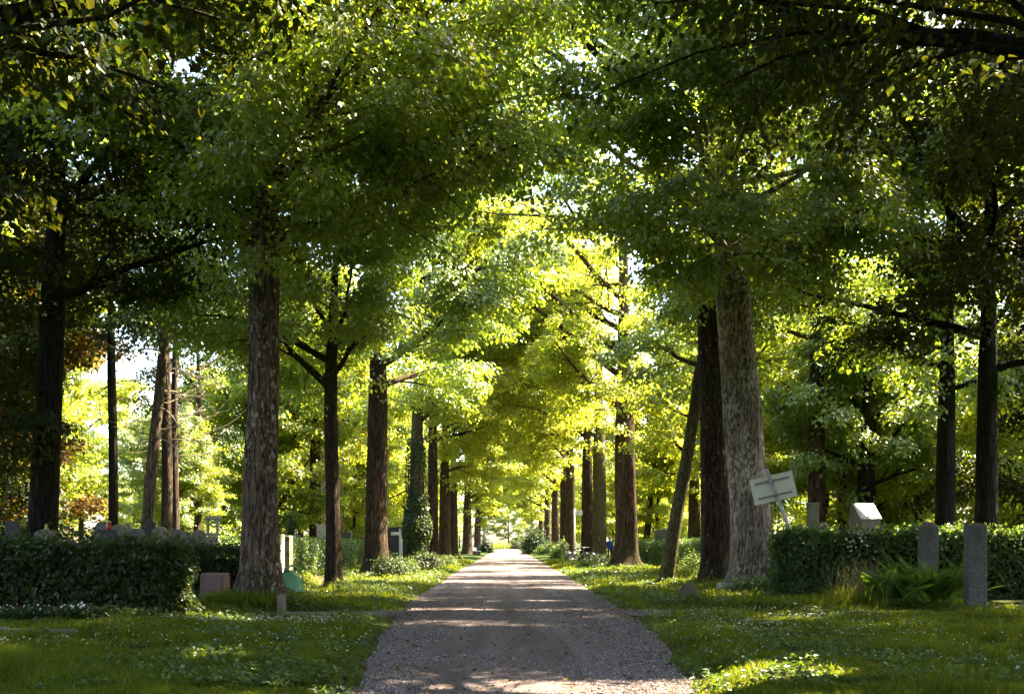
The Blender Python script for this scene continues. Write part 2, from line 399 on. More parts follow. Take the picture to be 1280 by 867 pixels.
# pebbles
def pebbles(n):
    d = 8.2+ (rng.random(n)**1.6)*18
    u = rng.random(n)
    x = path_l(d)+(path_r(d)-path_l(d))*u
    x = np.where(rng.random(n) < .12, np.where(rng.random(n) < .5, path_l(d)-rng.random(n)*.25, path_r(d)+rng.random(n)*.25), x)
    s = .005+.013*rng.random(n)**2.5
    z = np.where(off_path(x, d) < 0, .018, gz(x, d))
    base = np.array([[1, 0, 0], [-.3, .9, 0], [-.7, -.8, 0], [.1, .1, .8], [.2, -.9, .1]])
    a = rng.random(n)*6.283; ca, sa = np.cos(a), np.sin(a)
    B = base[None]*(.7+.6*rng.random((n, 5, 1)))
    V = np.stack([B[..., 0]*ca[:, None]-B[..., 1]*sa[:, None], B[..., 0]*sa[:, None]+B[..., 1]*ca[:, None], B[..., 2]*.8], -1)*s[:, None, None]
    V += np.stack([x, d, z], -1)[:, None]
    f = np.array([[0, 1, 3], [1, 2, 3], [2, 4, 3], [4, 0, 3]])
    Fc = (np.arange(n)*5)[:, None, None]+f[None]
    return V.reshape(-1, 3), Fc.reshape(-1, 3)
V, Fc = pebbles(95000)
tag(mesh_np('loose_gravel', V, [Fc], [M['pebble']]), 'small loose grey stones over the gravel path', 'gravel', kind='stuff')

# ------------------------------------------------------------------ leaves
def leaf_geo(P, N, T, S, fancy=False, aspect=.85):
    """P base points, N normals, T tip directions (made perpendicular), S lengths -> verts, quads/tris"""
    n = len(P)
    N = norm(N); T = norm(T-(T*N).sum(1, keepdims=True)*N); B = np.cross(N, T)
    S = S[:, None]
    def at(u, v, h): return P+T*S*u+B*S*v*aspect+N*S*h
    if fancy:
        V = np.stack([at(0, 0, 0), at(.22, -.45, .07), at(.62, -.33, .03), at(1, 0, -.10), at(.62, .33, .03), at(.22, .45, .07)], 1).reshape(-1, 3)
        b = np.arange(n)*6
        return V, np.concatenate([np.stack([b, b+1, b+2, b+3], 1), np.stack([b, b+3, b+4, b+5], 1)]), 4
    V = np.stack([at(0, 0, 0), at(.40, -.48, .08), at(1, 0, -.06), at(.40, .48, .08)], 1).reshape(-1, 3)
    b = np.arange(n)*4
    return V, np.concatenate([np.stack([b, b+1, b+2], 1), np.stack([b, b+2, b+3], 1)]), 3

# shafts of open air between crowns (along the sun's direction): (x, y, z, radius along, keep)
SHAFTS = []
def in_shaft(P):
    keep = np.ones(len(P), bool)
    wob = (1+.35*vnoise(P[:, 0]*.9, P[:, 1]*.9, P[:, 2]*.9, 31))**2
    k = P[:, 2]/SUN[2]
    G = P[:, :2]-k[:, None]*SUN[None, :2]
    for (x, y, z, rx, ry) in SHAFTS:
        c = np.array([x, y])-z/SUN[2]*SUN[:2]
        keep &= ~((k-z/SUN[2] > 1.2) & (((G[:, 0]-c[0])/rx)**2+((G[:, 1]-c[1])/ry)**2 < wob))
    return keep

def tube_rings(pts, rad, sides, seed=0, rough=0, offset=0):
    pts = np.asarray(pts, float); n = len(pts)
    T = norm(np.gradient(pts, axis=0))
    ref = np.where(np.abs(T[:, 2:3]) < .95, np.array([[0, 0, 1.]]), np.array([[1., 0, 0]]))
    ref = ref[0:1] if np.ptp(ref[:, 0]) == 0 else np.repeat(np.array([[.3, .9, .1]]), n, 0)
    U = norm(np.cross(T, np.broadcast_to(ref, T.shape))); W = np.cross(T, U)
    a = np.linspace(0, 2*math.pi, sides, endpoint=False)
    rr = np.asarray(rad)[:, None]*np.ones(sides)[None]
    if rough:
        A = np.cos(a)[None]; Bq = np.sin(a)[None]; zz = np.cumsum(np.r_[0, np.linalg.norm(np.diff(pts, axis=0), axis=1)])[:, None]
        k = 7.0
        w_ = .5*vnoise(A*1.5, Bq*1.5, zz*1.2, seed+2)
        rg = 1-np.abs(vnoise(A*k+w_, Bq*k+w_, zz*1.0, seed))*2
        rg2 = vnoise(A*k*2.2, Bq*k*2.2, zz*3.5, seed+1)
        big = vnoise(A*1.3, Bq*1.3, zz*.45, seed+3)
        rr = rr*(1+.11*big)-rough*(.7*np.maximum(rg, 0)+.3*rg2)
    V = pts[:, None]+rr[..., None]*(np.cos(a)[None, :, None]*U[:, None]+np.sin(a)[None, :, None]*W[:, None])
    i = np.arange(n-1)[:, None]*sides; k = np.arange(sides)[None]
    q_ = np.stack([i+k, i+(k+1) % sides, i+sides+(k+1) % sides, i+sides+k], -1).reshape(-1, 4)
    return V.reshape(-1, 3), q_+offset

def crown_clusters(rg, z0, Ht, Rad, nl, trunk_at, low=.7, droop=1.0, custom=None, flat=.3):
    """returns limb tubes [(pts, rad)] and cluster centres with outward directions"""
    limbs, C, D, LI = [], [], [], []
    for i in range(nl):
        tt = (i+.3*rg.random())/nl
        tt = tt**.85
        zz = z0*.96+(Ht*.93-z0)*tt
        az = i*2.39996+rg.normal(0, .35)
        prof = low+(1-low)*min(1, tt/.25) if tt < .25 else math.sqrt(max(.08, 1-((tt-.25)/.80)**2))
        L = Rad*prof*rg.uniform(.85, 1.12)
        el = R(12+55*tt+rg.normal(0, 7))
        if custom and i < len(custom): zz, az, el, L = custom[i]
        p = trunk_at(zz); r0 = max(.03, .019*L*(1.25-tt*.4))
        n = 8; pts = [p]; d = np.array([math.cos(az)*math.cos(el), math.sin(az)*math.cos(el), math.sin(el)])
        for s in range(n):
            d = norm(d+rg.normal(0, .10, 3)+np.array([0, 0, .05-.055*droop*(s/n)*(1.6-tt)]))
            pts.append(pts[-1]+d*L/n)
        pts = np.array(pts); rad = r0*np.linspace(1, .18, n+1)**1.0
        limb = [(pts, rad)]
        m = max(5, int(L*2.5))
        for j in range(m):
            s = .10+.88*(j+rg.random()*.6)/m
            f = s*n; a = int(min(f, n-1)); q0 = pts[a]+(pts[a+1]-pts[a])*(f-a)
            td = norm(pts[a+1]-pts[a]); side = 1 if j % 2 else -1
            hz = norm(np.cross(td, np.array([0, 0, 1.])))
            d2 = norm(td*.75+hz*side*rg.uniform(.5, 1.1)+np.array([0, 0, rg.normal(.12, .28)]))
            L2 = L*rg.uniform(.26, .46)*(1.12-.5*s)+.6
            p2 = [q0]
            for s2 in range(4):
                d2 = norm(d2+rg.normal(0, .13, 3)+np.array([0, 0, -.10*droop])); p2.append(p2[-1]+d2*L2/4)
            p2 = np.array(p2); limb.append((p2, max(.012, r0*.32*(1.2-s))*np.linspace(1, .25, 5)))
            k = max(2, int(L2/.48))
            for c_ in range(k):
                u = .35+.65*(c_+.5)/k; f2 = u*4; a2 = int(min(f2, 3)); cc = p2[a2]+(p2[a2+1]-p2[a2])*(f2-a2)
                C.append(cc+rg.normal(0, .12, 3)); D.append(norm(p2[a2+1]-p2[a2])); LI.append(i)
        limbs.append(limb)
    for k in range(int((Ht*.9-z0)*4.5)):          # short shoots close to the stem
        zz = z0*.92+(Ht*.92-z0*.92)*rg.random(); a = rg.random()*6.283; o = np.array([math.cos(a), math.sin(a), rg.uniform(-.4, .3)])
        C.append(trunk_at(zz)+o*rg.uniform(.4, 1.5)); D.append(norm(o)); LI.append(-1)
    return limbs, np.array(C), np.array(D), np.array(LI)

def foliage_points(rg, C, D, n, size, pr=.62, ph=.26, hang=.75, origin=None):
    m = len(C)
    wgt = rg.gamma(2.2, 1, m); wgt /= wgt.sum()
    ids = rg.choice(m, n, p=wgt)
    a = rg.random(n)*6.283; rr = np.sqrt(rg.random(n))
    sc = rg.uniform(.7, 1.25, m)[ids]
    off = np.stack([np.cos(a)*rr*pr*sc, np.sin(a)*rr*pr*sc, rg.normal(0, ph*.5, n)-.35*pr*rr*rr*sc], -1)
    P = C[ids]+off+D[ids]*rg.normal(0, .12, n)[:, None]
    out = norm(np.stack([np.cos(a), np.sin(a), 0*a], -1)*(.35+rr)[:, None]+D[ids]*.6)
    N = np.array([0, 0, 1.])*.8+out*hang+rg.normal(0, .42, (n, 3))
    T = out*.7+np.array([0, 0, -.75])+rg.normal(0, .4, (n, 3))
    S = size*rg.uniform(.65, 1.25, n)
    return P, N, T, S, ids

UP = np.array([0, 0, 1.])
DENS = 2.0
def make_tree(label, cat, loc, Ht, z0, Rad, r0, nleaf, size, seed, bark='bark', leaf='leaf', lean=(0, 0), nl=11, group=None, name='linden_tree',
              sides=20, rough=0, low=.7, droop=1.0, custom=None, fancy=False, shafts=False, flare=.5, bend=0, pr=.62, ph=.26, prune=True, hang=.75, loc_z=None):
    """lean: horizontal offset (x,y) of the trunk at height 10 m"""
    rg = np.random.default_rng(seed)
    x0, y0 = loc
    if name not in ('pine_tree', 'wood_tree'): nl = int(nl*1.45); nleaf = int(nleaf*DENS); Rad *= 1.16
    zg = float(gz(x0, y0))-.05 if loc_z is None else loc_z
    root = thing(name, label, cat, (x0, y0, zg), 0, group)
    ph1, ph2 = rg.random(2)*6.28
    def trunk_at(z):
        wob = .012*Ht*bend
        return np.array([lean[0]*z/10+wob*math.sin(z*.5+ph1)-wob*math.sin(ph1), lean[1]*z/10+wob*math.sin(z*.45+ph2)-wob*math.sin(ph2), z])
    zt = Ht*.9
    if rough: zs = np.r_[np.arange(0, z0*1.25, .07), np.arange(z0*1.25, zt, .5), zt]
    else: zs = np.r_[0, .12, .3, .6, 1.0, np.linspace(1.6, zt, 14)]
    pts = np.array([trunk_at(z) for z in zs])
    zr = zs/zt
    rad = r0*(1-.22*np.minimum(zs/z0, 1)-.7*np.clip((zs-z0)/(zt-z0), 0, 1)**.8)*(1+flare*np.exp(-zs/.45))
    rad = np.maximum(rad, .02)
    V, q_ = tube_rings(pts, rad, sides, seed, rough)
    if flare:
        # buttress lobes at the foot
        a = np.arctan2(V[:, 1]-np.repeat(pts[:, 1], sides), V[:, 0]-np.repeat(pts[:, 0], sides)); zz = np.repeat(zs, sides)
        k = 1+(.20*np.exp(-zz/.38)+.03)*np.sin(a*5+ph1+.25*np.sin(zz*1.3))*(.7+.3*np.sin(a*2+ph2))
        V[:, 0] = np.repeat(pts[:, 0], sides)+(V[:, 0]-np.repeat(pts[:, 0], sides))*k
        V[:, 1] = np.repeat(pts[:, 1], sides)+(V[:, 1]-np.repeat(pts[:, 1], sides))*k
    mesh_np('trunk', V, [q_], [M[bark]], root, True)
    if group == 'trees lining the avenue' and abs(x0) > 4.8:
        s_ = 0 if x0 < 0 else 180
        arch = [(z0+dz, R(s_+rg.uniform(-28, 28)+da), R(el_), abs(x0)+ex) for dz, da, el_, ex in ((.6, 35, 22, .6), (1.4, -30, 25, .8), (2.4, 5, 30, 1.6), (3.6, 25, 28, 1.4), (4.8, -20, 30, 1.4), (6.4, 8, 32, 1.6), (8.0, -8, 35, 1.2), (4.2, -12, 12, 1.8), (5.6, 20, 10, 1.8), (7.2, -22, 12, 1.6), (8.6, 12, 10, 1.8), (10.2, -5, 12, 1.6), (12, 15, 15, 1.2), (13.5, -15, 8, 2.2), (15, 10, 8, 2.0), (16.5, -5, 8, 1.6)) if z0+dz < Ht*.9]
        custom = (custom or [])+arch
    limbs, C, D, LI = crown_clusters(rg, z0, Ht, Rad, nl, trunk_at, low, droop, custom)
    P, N, T, S, ids = foliage_points(rg, C, D, nleaf, size, pr, ph, hang)
    li = LI[ids]; gone = set()
    if name != 'wood_tree':
        kp = in_shaft(P+np.array([x0, y0, zg]))
        if y0 > 24: kp |= (np.hypot(P[:, 0]-lean[0]*P[:, 2]/10, P[:, 1]) < 2.1) & (P[:, 2] > z0+1)
        for k in range(len(limbs)):
            m = li == k
            if m.sum() and kp[m].mean() < .38: gone.add(k)
        kp &= ~np.isin(li, list(gone)) if gone else True
        P, N, T, S = P[kp], N[kp], T[kp], S[kp]
    for kk, limb in enumerate(limbs):
        if kk in gone: continue
        Vs, Qs, n = [], [], 0
        for k, (p, r_) in enumerate(limb):
            if k and name not in ('wood_tree', 'maple_tree') and in_shaft(p+np.array([x0, y0, zg])).mean() < .6: continue
            v_, q_ = tube_rings(p, r_, 9 if k == 0 else 5, 0, 0, n); Vs.append(v_); Qs.append(q_); n += len(v_)
        mesh_np('limb', np.concatenate(Vs), [np.concatenate(Qs)], [M[bark]], root, True)
    V, f, k = leaf_geo(P, N, T, S, fancy)
    mesh_np('crown', V, [f], [M[leaf]], root)
    return root
def copy_tree(root, loc, rz, sc, label, group):
    c = root.copy(); COL.objects.link(c); c.location = (loc[0], loc[1], float(gz(*loc))-.05); c.rotation_euler = (0, 0, rz); c.scale = (sc, sc, sc)
    c['label'] = label; c['group'] = group
    for ch in root.children:
        d = ch.copy(); COL.objects.link(d); d.parent = c
    return c

# places where the open sky lets the sun through (ground patches and lit crowns)
SHAFTS += [(.6, 8.25, 0, 2.4, 1.15), (2.5, 9.3, 0, .9, .5), (0, 20.0, 0, 3.4, .9), (-.3, 22.6, 0, 2.6, .3), (0, 25.5, 0, 3.2, .6), (0, 29.8, 0, 3.2, .9), (0, 35.5, 0, 3.6, 1.2),
           (0, 43, 0, 3.6, 1.8), (0, 53, 0, 4.0, 1.3), (0, 150, 0, 6, 14), (0, 190, 0, 6, 14), (0, 230, 0, 8, 22), (0, 265, 0, 10, 20),
           (-4.6, 23.8, 0, 2.3, 2.0), (-3.3, 26.5, 0, 1.2, 1.6), (-4.3, 33, 0, 1.9, 2.6), (-4.4, 41, 0, 1.9, 3.2), (-4.4, 52, 0, 2, 4),
           (3.6, 25.5, 0, 1.7, 2.0), (4.8, 22.9, 0, 1.1, 1.0), (3.9, 31.5, 0, 1.6, 2.6), (4.2, 38.5, 0, 1.9, 3.2), (4.4, 50, 0, 1.9, 4.5),
           (-3.3, 10.9, 0, .7, .35), (-4.8, 15.6, 0, .9, .3), (6.6, 24.5, 1.5, .8, .8), (10.2, 22.3, 1.8, 1.6, .5),
           (-2.5, 40, 10.0, 2.6, 2.8), (-2.5, 47, 8, 2, 2), (-3.2, 27, 8.0, 2.2, 2.0), (9.6, 42, 8, 5, 5), (12.5, 33, 6, 3.4, 3.4), (11.5, 37, 12, 4.5, 4), 
           (-9, 30, 9, 3.5, 3), (-12, 36, 5, 4, 3), (-15, 34, 4, 3, 3), (-12, 46, 6, 6, 4), (-4.8, 11, 6.6, 1.1, .9), (-5.4, 11, 4.6, .8, .7), (-5.8, 27, .3, 1.2, 1.2), (8.95, 25, 1.9, 1.1, 1.1), (6.4, 22.3, 2.6, .5, .5), (-8, 23.5, 1.8, 2.2, .9), (-6.4, 28.5, 1.2, .8, .8)]

# ------------------------------------------------------------------ avenue
AV = dict(group='trees lining the avenue')
# left row
make_tree('near left avenue tree with fissured grey-brown trunk on a grassy mound', 'tree', (wx(325, 20.2), 20.2), 24, 6.6, 6.2, .375, 48000, .125, 1, 'bark_left', 'leaf', (.16, 0), 13, sides=72, rough=.022, shafts=True,
          custom=[(7.0, R(-80), R(14), 4.0), (7.8, R(-120), R(12), 4.4), (8.6, R(-50), R(14), 4.6), (9.4, R(-95), R(10), 4.6), (10.4, R(-70), R(12), 5.0), (11.2, R(-125), R(10), 5.0), (6.9, R(150), R(48), 5.2), (7.4, R(20), R(25), 5.8), (7.9, R(-60), R(22), 5.5), (8.6, R(170), R(50), 5.5), (9.2, R(5), R(12), 6.6)], **AV)
make_tree('slim dark tree on the left verge, forking into low spreading limbs', 'tree', (wx(416, 26), 26), 13.5, 5.3, 4.6, .205, 42000, .12, 2, 'bark_smooth', 'leaf', (.25, 0), 11, sides=40, rough=.006, shafts=True, name='maple_tree', bend=.5, flare=.2,
          custom=[(5.2, R(172), R(42), 4.6), (5.0, R(8), R(18), 5.4), (5.9, R(-150), R(30), 4.0), (5.5, R(25), R(48), 3.6), (6.6, R(165), R(55), 3.2), (6.2, R(-70), R(25), 3.6), (6.0, R(80), R(30), 3.8)], **AV)
make_tree('thick left trunk behind the slim dark tree, shrubs at its foot', 'tree', (wx(470, 38.5), 38.5), 27, 6.6, 6.6, .47, 56000, .15, 3, 'bark', 'leaf', (.1, 0), 12, sides=48, rough=.02, shafts=True, **AV)
make_tree('ivy-wrapped left avenue tree with brown trunk', 'tree', (wx(519, 54), 54), 28, 7.2, 6.6, .43, 44000, .17, 4, 'bark_olive', 'leaf_far', (.15, 0), 11, sides=32, rough=.015, shafts=True, **AV)
make_tree('left avenue tree standing just beyond the ivy-wrapped one', 'tree', (wx(541, 66), 66), 26, 7.5, 6.0, .40, 30000, .19, 5, 'bark', 'leaf_far', (0, 0), 10, **AV)
make_tree('left avenue tree, broad dark trunk of a close-set pair', 'tree', (wx(556, 82), 82), 19, 6.6, 6.0, .52, 26000, .22, 6, 'bark', 'leaf_far', (0, 0), 10, **AV)
make_tree('left avenue tree, thinner trunk of a close-set pair', 'tree', (wx(567, 90), 90), 19, 6.6, 6.0, .42, 22000, .23, 7, 'bark', 'leaf_far', (0, 0), 10, **AV)
make_tree('far left avenue tree with the pale bench at its foot', 'tree', (wx(584, 122), 122), 20, 5.4, 6.4, .62, 20000, .27, 8, 'bark', 'leaf_far', (0, 0), 10, **AV)
make_tree('very far left avenue tree next to the dark conical bush', 'tree', (wx(597, 162), 162), 20, 4.8, 6.6, .60, 9000, .42, 9, 'bark', 'leaf_far', (0, 0), 9, **AV)
# right row
make_tree('great pale-barked tree on the right behind the tilted sign', 'tree', (wx(944, 26), 26), 26, 8.0, 6.4, .56, 66000, .135, 11, 'bark_right', 'leaf', (-.75, 0), 13, sides=84, rough=.026, shafts=True, **AV,
          custom=[(8.6, R(-110), R(12), 4.2), (9.4, R(-70), R(14), 4.6), (10.2, R(-130), R(10), 5.2), (10.8, R(-95), R(16), 4.8), (11.6, R(-60), R(10), 5.0), (12.4, R(-120), R(12), 5.5), (13.4, R(-85), R(10), 5.2), (8.2, R(-40), R(5), 4.6), (9.0, R(-10), R(8), 5.0), (10.5, R(10), R(10), 5.2), (12, R(-25), R(8), 5.2), (7.6, R(200), R(18), 5.4), (8.0, R(-95), R(5), 5.0), (8.3, R(-60), R(12), 5.0), (8.8, R(-130), R(10), 5.6), (9.6, R(160), R(15), 6.5), (14, R(-95), R(15), 7), (15.5, R(-80), R(18), 8), (17, R(-105), R(14), 8), (18.5, R(-75), R(10), 7.5), (20, R(-90), R(10), 7), (12.5, R(-70), R(12), 6.5)], droop=1.4)  # highest camera-side boughs are added to shade the left lawn
make_tree('dark trunk flecked with white, tight beside the great pale tree', 'tree', (wx(896, 29), 29), 21, 9.0, 5.8, .45, 32000, .135, 12, 'bark_spot', 'leaf', (-.25, 0), 12, sides=64, rough=.016, shafts=True, **AV)
make_tree('slender leaning olive-brown tree on the right verge', 'tree', (wx(832, 30), 30), 11, 6.3, 3.2, .215, 16000, .13, 13, 'bark_olive', 'leaf', (1.55, 0), 8, sides=32, rough=.004, shafts=True, flare=.15, bend=.25, **AV)
make_tree('thick right avenue trunk flaring at its grassy foot, beyond the leaning tree', 'tree', (wx(783, 51), 51), 28, 7.2, 6.8, .60, 46000, .17, 14, 'bark', 'leaf_far', (-.1, 0), 11, sides=40, rough=.02, shafts=True, **AV)
make_tree('right avenue tree with burls and the bicycles against it', 'tree', (wx(749, 65), 65), 28, 7.6, 6.6, .50, 32000, .19, 15, 'bark_olive', 'leaf_far', (0, 0), 10, rough=.02, **AV)
make_tree('right avenue tree half hidden behind the burled trunk', 'tree', (wx(734, 72), 72), 20, 7.6, 6.0, .46, 24000, .21, 16, 'bark', 'leaf_far', (0, 0), 10, **AV)
make_tree('right avenue tree directly behind the white signpost', 'tree', (wx(713, 90), 90), 20, 8, 6.0, .50, 22000, .23, 17, 'bark', 'leaf_far', (0, 0), 10, **AV)
make_tree('right avenue tree just left of the white signpost', 'tree', (wx(705, 98), 98), 20, 8, 6.0, .45, 20000, .25, 18, 'bark', 'leaf_far', (0, 0), 10, **AV)
make_tree('right avenue tree with low shrubs, second beyond the white signpost', 'tree', (wx(694, 116), 116), 20, 7, 6.2, .50, 18000, .27, 19, 'bark', 'leaf_far', (0, 0), 10, **AV)
make_tree('far right avenue tree beside the dark clipped yew', 'tree', (wx(684, 145), 145), 20, 5.5, 6.4, .55, 10000, .38, 20, 'bark', 'leaf_far', (0, 0), 9, **AV)
make_tree('farthest right avenue tree rising out of the dark clipped yew', 'tree', (wx(676, 180), 180), 20, 4.6, 6.6, .55, 9000, .44, 21, 'bark', 'leaf_far', (0, 0), 9, **AV)
# near trees outside the picture: two hanging crowns, then trees added for shade
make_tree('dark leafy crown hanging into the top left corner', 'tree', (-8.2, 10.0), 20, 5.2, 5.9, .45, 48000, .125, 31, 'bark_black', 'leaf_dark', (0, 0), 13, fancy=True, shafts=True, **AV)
make_tree('dark leafy crown hanging into the top right corner', 'tree', (8.6, 11.5), 27, 5.6, 6.3, .45, 60000, .125, 32, 'bark_black', 'leaf_dark', (0, 0), 15, custom=[(13, R(90), R(14), 7), (14.5, R(75), R(14), 7.5), (16, R(105), R(12), 8), (17.5, R(80), R(12), 8), (19, R(95), R(10), 7.5), (20.5, R(85), R(8), 7), (12, R(100), R(12), 6)], fancy=True, shafts=True, **AV)  # high boughs reaching along +Y are added to block sun on the left lawn

make_tree('avenue tree added left of the camera to shade the foreground', 'tree', (-6.2, -.5), 19, 7.2, 5.2, .4, 30000, .125, 35, 'bark_black', 'leaf', (0, 0), 13, **AV)  # added with the next tree as overhead canopy, to darken the foreground
make_tree('avenue tree added right of the camera to shade the foreground', 'tree', (6.2, 2.0), 24, 6.6, 7.4, .4, 42000, .125, 36, 'bark_black', 'leaf', (0, 0), 13, **AV)
make_tree('unseen dark evergreen added to keep the sun off the near-right lawn', 'tree', (15.0, 14.8), 20, 1.6, 5.0, .4, 30000, .15, 39, 'bark_black', 'leaf_dark', (0, 0), 15, name='shade_yew', low=.9)  # added out of view to block sun on the right lawn
make_tree('unseen black-green yew added left of the camera to cut skylight', 'tree', (-8.0, 1.5), 13, 1.4, 4.6, .4, 26000, .15, 37, 'bark_black', 'leaf_dark', (0, 0), 14, name='shade_yew', low=.9)  # this pair is added out of view to cut skylight on the verges
make_tree('unseen black-green yew added right of the camera to cut skylight', 'tree', (8.6, 2.5), 13, 1.4, 4.6, .4, 26000, .15, 38, 'bark_black', 'leaf_dark', (0, 0), 14, name='shade_yew', low=.9)
make_tree('black-green yew added outside the left edge to shade the lower left corner', 'tree', (-11.5, 9.5), 15, 1.6, 5.4, .4, 34000, .14, 33, 'bark_black', 'leaf_dark', (0, 0), 15, name='shade_yew', low=.9)  # this pair is added past the frame edges to shade the bottom corners
make_tree('black-green yew added outside the right edge to shade the lower right corner', 'tree', (13.0, 10.0), 15, 1.6, 5.6, .4, 34000, .14, 34, 'bark_black', 'leaf_dark', (0, 0), 15, name='shade_yew', low=.9)
# ------------------------------------------------------------------ trees behind the hedges
BL = dict(group='trees behind the left hedge')
BR = dict(group='trees behind the right hedge')
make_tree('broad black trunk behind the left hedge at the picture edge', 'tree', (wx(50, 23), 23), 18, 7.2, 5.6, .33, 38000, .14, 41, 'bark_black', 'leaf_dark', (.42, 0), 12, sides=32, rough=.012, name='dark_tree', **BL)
make_tree('dense dark tree added to darken the left edge of the picture', 'tree', (-14.2, 21), 17, 3.0, 5.0, .4, 36000, .15, 42, 'bark_black', 'leaf_dark', (0, 0), 14, name='dark_tree', **BL)  # shade tree added at the side, dense and dark to blacken the corner
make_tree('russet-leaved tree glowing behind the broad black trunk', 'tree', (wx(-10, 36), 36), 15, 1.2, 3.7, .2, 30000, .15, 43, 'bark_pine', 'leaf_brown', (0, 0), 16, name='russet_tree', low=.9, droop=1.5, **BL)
for (px, d, r0, ln, z0, Ht, sd, lb) in ((140, 34, .17, 0, 8.2, 15, 51, 'thin black pine trunk against the white sky gap'),
                               (179, 32, .20, .75, 8.0, 15, 52, 'crooked pine leaning to the right behind the headstones'),
                               (207, 36, .21, 0, 8.6, 16, 53, 'straight brown pine trunk with sunlit right edge'),
                               (221, 38.5, .15, 0, 8.6, 16, 54, 'slim pine tight behind the sunlit straight one'),
                               (245, 46, .19, .1, 6.4, 15, 55, 'grey pine trunk nearest the great left avenue tree')):
    tr = make_tree(lb, 'pine tree', (wx(px, d), d), Ht, z0, 3.0, r0, 9000, .15, sd, 'bark_black' if px == 140 else 'bark_pine', 'leaf_conifer', (ln, 0), 9, sides=24, rough=.008, name='pine_tree', low=.9, droop=1.6, bend=.25, flare=.15, group='pines behind the left hedge')
    rg = np.random.default_rng(sd+500)
    mb = MB()
    for k in range(16 if px > 150 else 9):      # bare dead side branches
        z = rg.uniform(4.2, z0); a = rg.choice([rg.uniform(-.9, .9), rg.uniform(2.3, 4.0)]); L = rg.uniform(1.0, 2.4)
        p = np.array([ln*z/10, 0, z]); d_ = np.array([math.cos(a), math.sin(a), rg.uniform(-.15, .35)]); pts = [p]
        for s in range(5):
            d_ = norm(d_+rg.normal(0, .22, 3)+np.array([0, 0, -.06])); pts.append(pts[-1]+d_*L/5)
        mb.tube(pts, np.linspace(.022, .006, 6), 5)
        for s in (2, 3, 4):
            d2 = norm(d_+rg.normal(0, .6, 3)); mb.tube([pts[s], pts[s]+d2*.3, pts[s]+d2*.5+rg.normal(0, .08, 3)], [.009, .006, .004], 4)
    mb.build('dead_branches', M['twig'], tr, True)
for (px, d, r0, z0, Ht, sd, lb, bk) in ((394, 62, .40, 7.4, 18, 61, 'stout trunk behind the left hedge, left of the slim avenue tree', 'bark'),
                               (405, 71, .25, 7.6, 18, 62, 'pale thin trunk beside the stout one behind the left hedge', 'bark_right'),
                               (426, 76, .24, 7.6, 17, 63, 'pale grey trunk peeping out beside the slim avenue tree', 'bark_right'),
                               (447, 92, .26, 7, 17, 64, 'thin dark trunk far behind the left hedge', 'bark')):
    make_tree(lb, 'tree', (wx(px, d), d), Ht, z0, 5.2, r0, 12000, .24, sd, bk, 'leaf_far', (0, 0), 10, name='broadleaf_tree', **BL)
for (px, d, r0, z0, Ht, Rd, nlv, sz, sd, lf, bk, lb, ln) in (
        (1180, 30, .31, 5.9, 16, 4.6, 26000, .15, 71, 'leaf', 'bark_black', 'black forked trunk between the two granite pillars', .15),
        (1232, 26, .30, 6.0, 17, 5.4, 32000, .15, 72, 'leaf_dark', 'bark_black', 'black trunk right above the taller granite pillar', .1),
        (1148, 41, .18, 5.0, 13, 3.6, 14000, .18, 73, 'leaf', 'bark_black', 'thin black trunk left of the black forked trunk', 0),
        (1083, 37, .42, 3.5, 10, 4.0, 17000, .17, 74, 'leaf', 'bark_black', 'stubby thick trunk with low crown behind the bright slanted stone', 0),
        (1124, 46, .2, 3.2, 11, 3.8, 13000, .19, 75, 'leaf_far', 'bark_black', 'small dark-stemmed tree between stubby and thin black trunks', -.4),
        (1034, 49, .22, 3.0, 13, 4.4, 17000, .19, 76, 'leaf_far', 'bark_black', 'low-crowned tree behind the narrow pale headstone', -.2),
        (868, 71, .5, 5.2, 17, 5.6, 14000, .24, 77, 'leaf_far', 'bark', 'stout trunk glimpsed between the leaning tree and the white-flecked trunk', 0),
        (806, 82, .3, 5.2, 16, 5.0, 12000, .26, 78, 'leaf_far', 'bark', 'slanting trunk just right of the thick flaring avenue trunk', .9)):
    make_tree(lb, 'tree', (wx(px, d), d), Ht, z0, Rd, r0, nlv, sz, sd, bk, lf, (ln, 0), 11, name='broadleaf_tree', shafts=(lf != 'leaf_dark'), **BR)
make_tree('dense dark tree added to darken the right edge of the picture', 'tree', (14.0, 20), 27, 2.4, 6.2, .4, 46000, .15, 79, 'bark_black', 'leaf_dark', (0, 0), 15, name='dark_tree', **BR)  # shade tree added at the side, kept tall to block the sun
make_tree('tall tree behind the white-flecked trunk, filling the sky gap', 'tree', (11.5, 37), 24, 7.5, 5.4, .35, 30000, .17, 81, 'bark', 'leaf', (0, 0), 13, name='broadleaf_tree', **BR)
make_tree('dark low-branched tree added behind the russet leaves to darken the left edge', 'tree', (-19.5, 33), 16, 1.2, 5.0, .35, 30000, .16, 82, 'bark_black', 'leaf_dark', (0, 0), 15, name='dark_tree', low=.9, **BL)  # added to make the left side of the wood darker
make_tree('dark low-branched tree added right of the black trunk to darken the right edge', 'tree', (19.5, 33), 16, 1.2, 5.0, .35, 30000, .16, 83, 'bark_black', 'leaf_dark', (0, 0), 15, name='dark_tree', low=.9, **BR)  # added to make the right side of the wood darker
make_tree('sunlit yellow-green tree filling the gap right of the great pale tree', 'tree', (9.6, 42), 14, 3.0, 4.6, .3, 30000, .16, 80, 'bark', 'leaf_far', (0, 0), 13, name='broadleaf_tree', shafts=True, **BR)

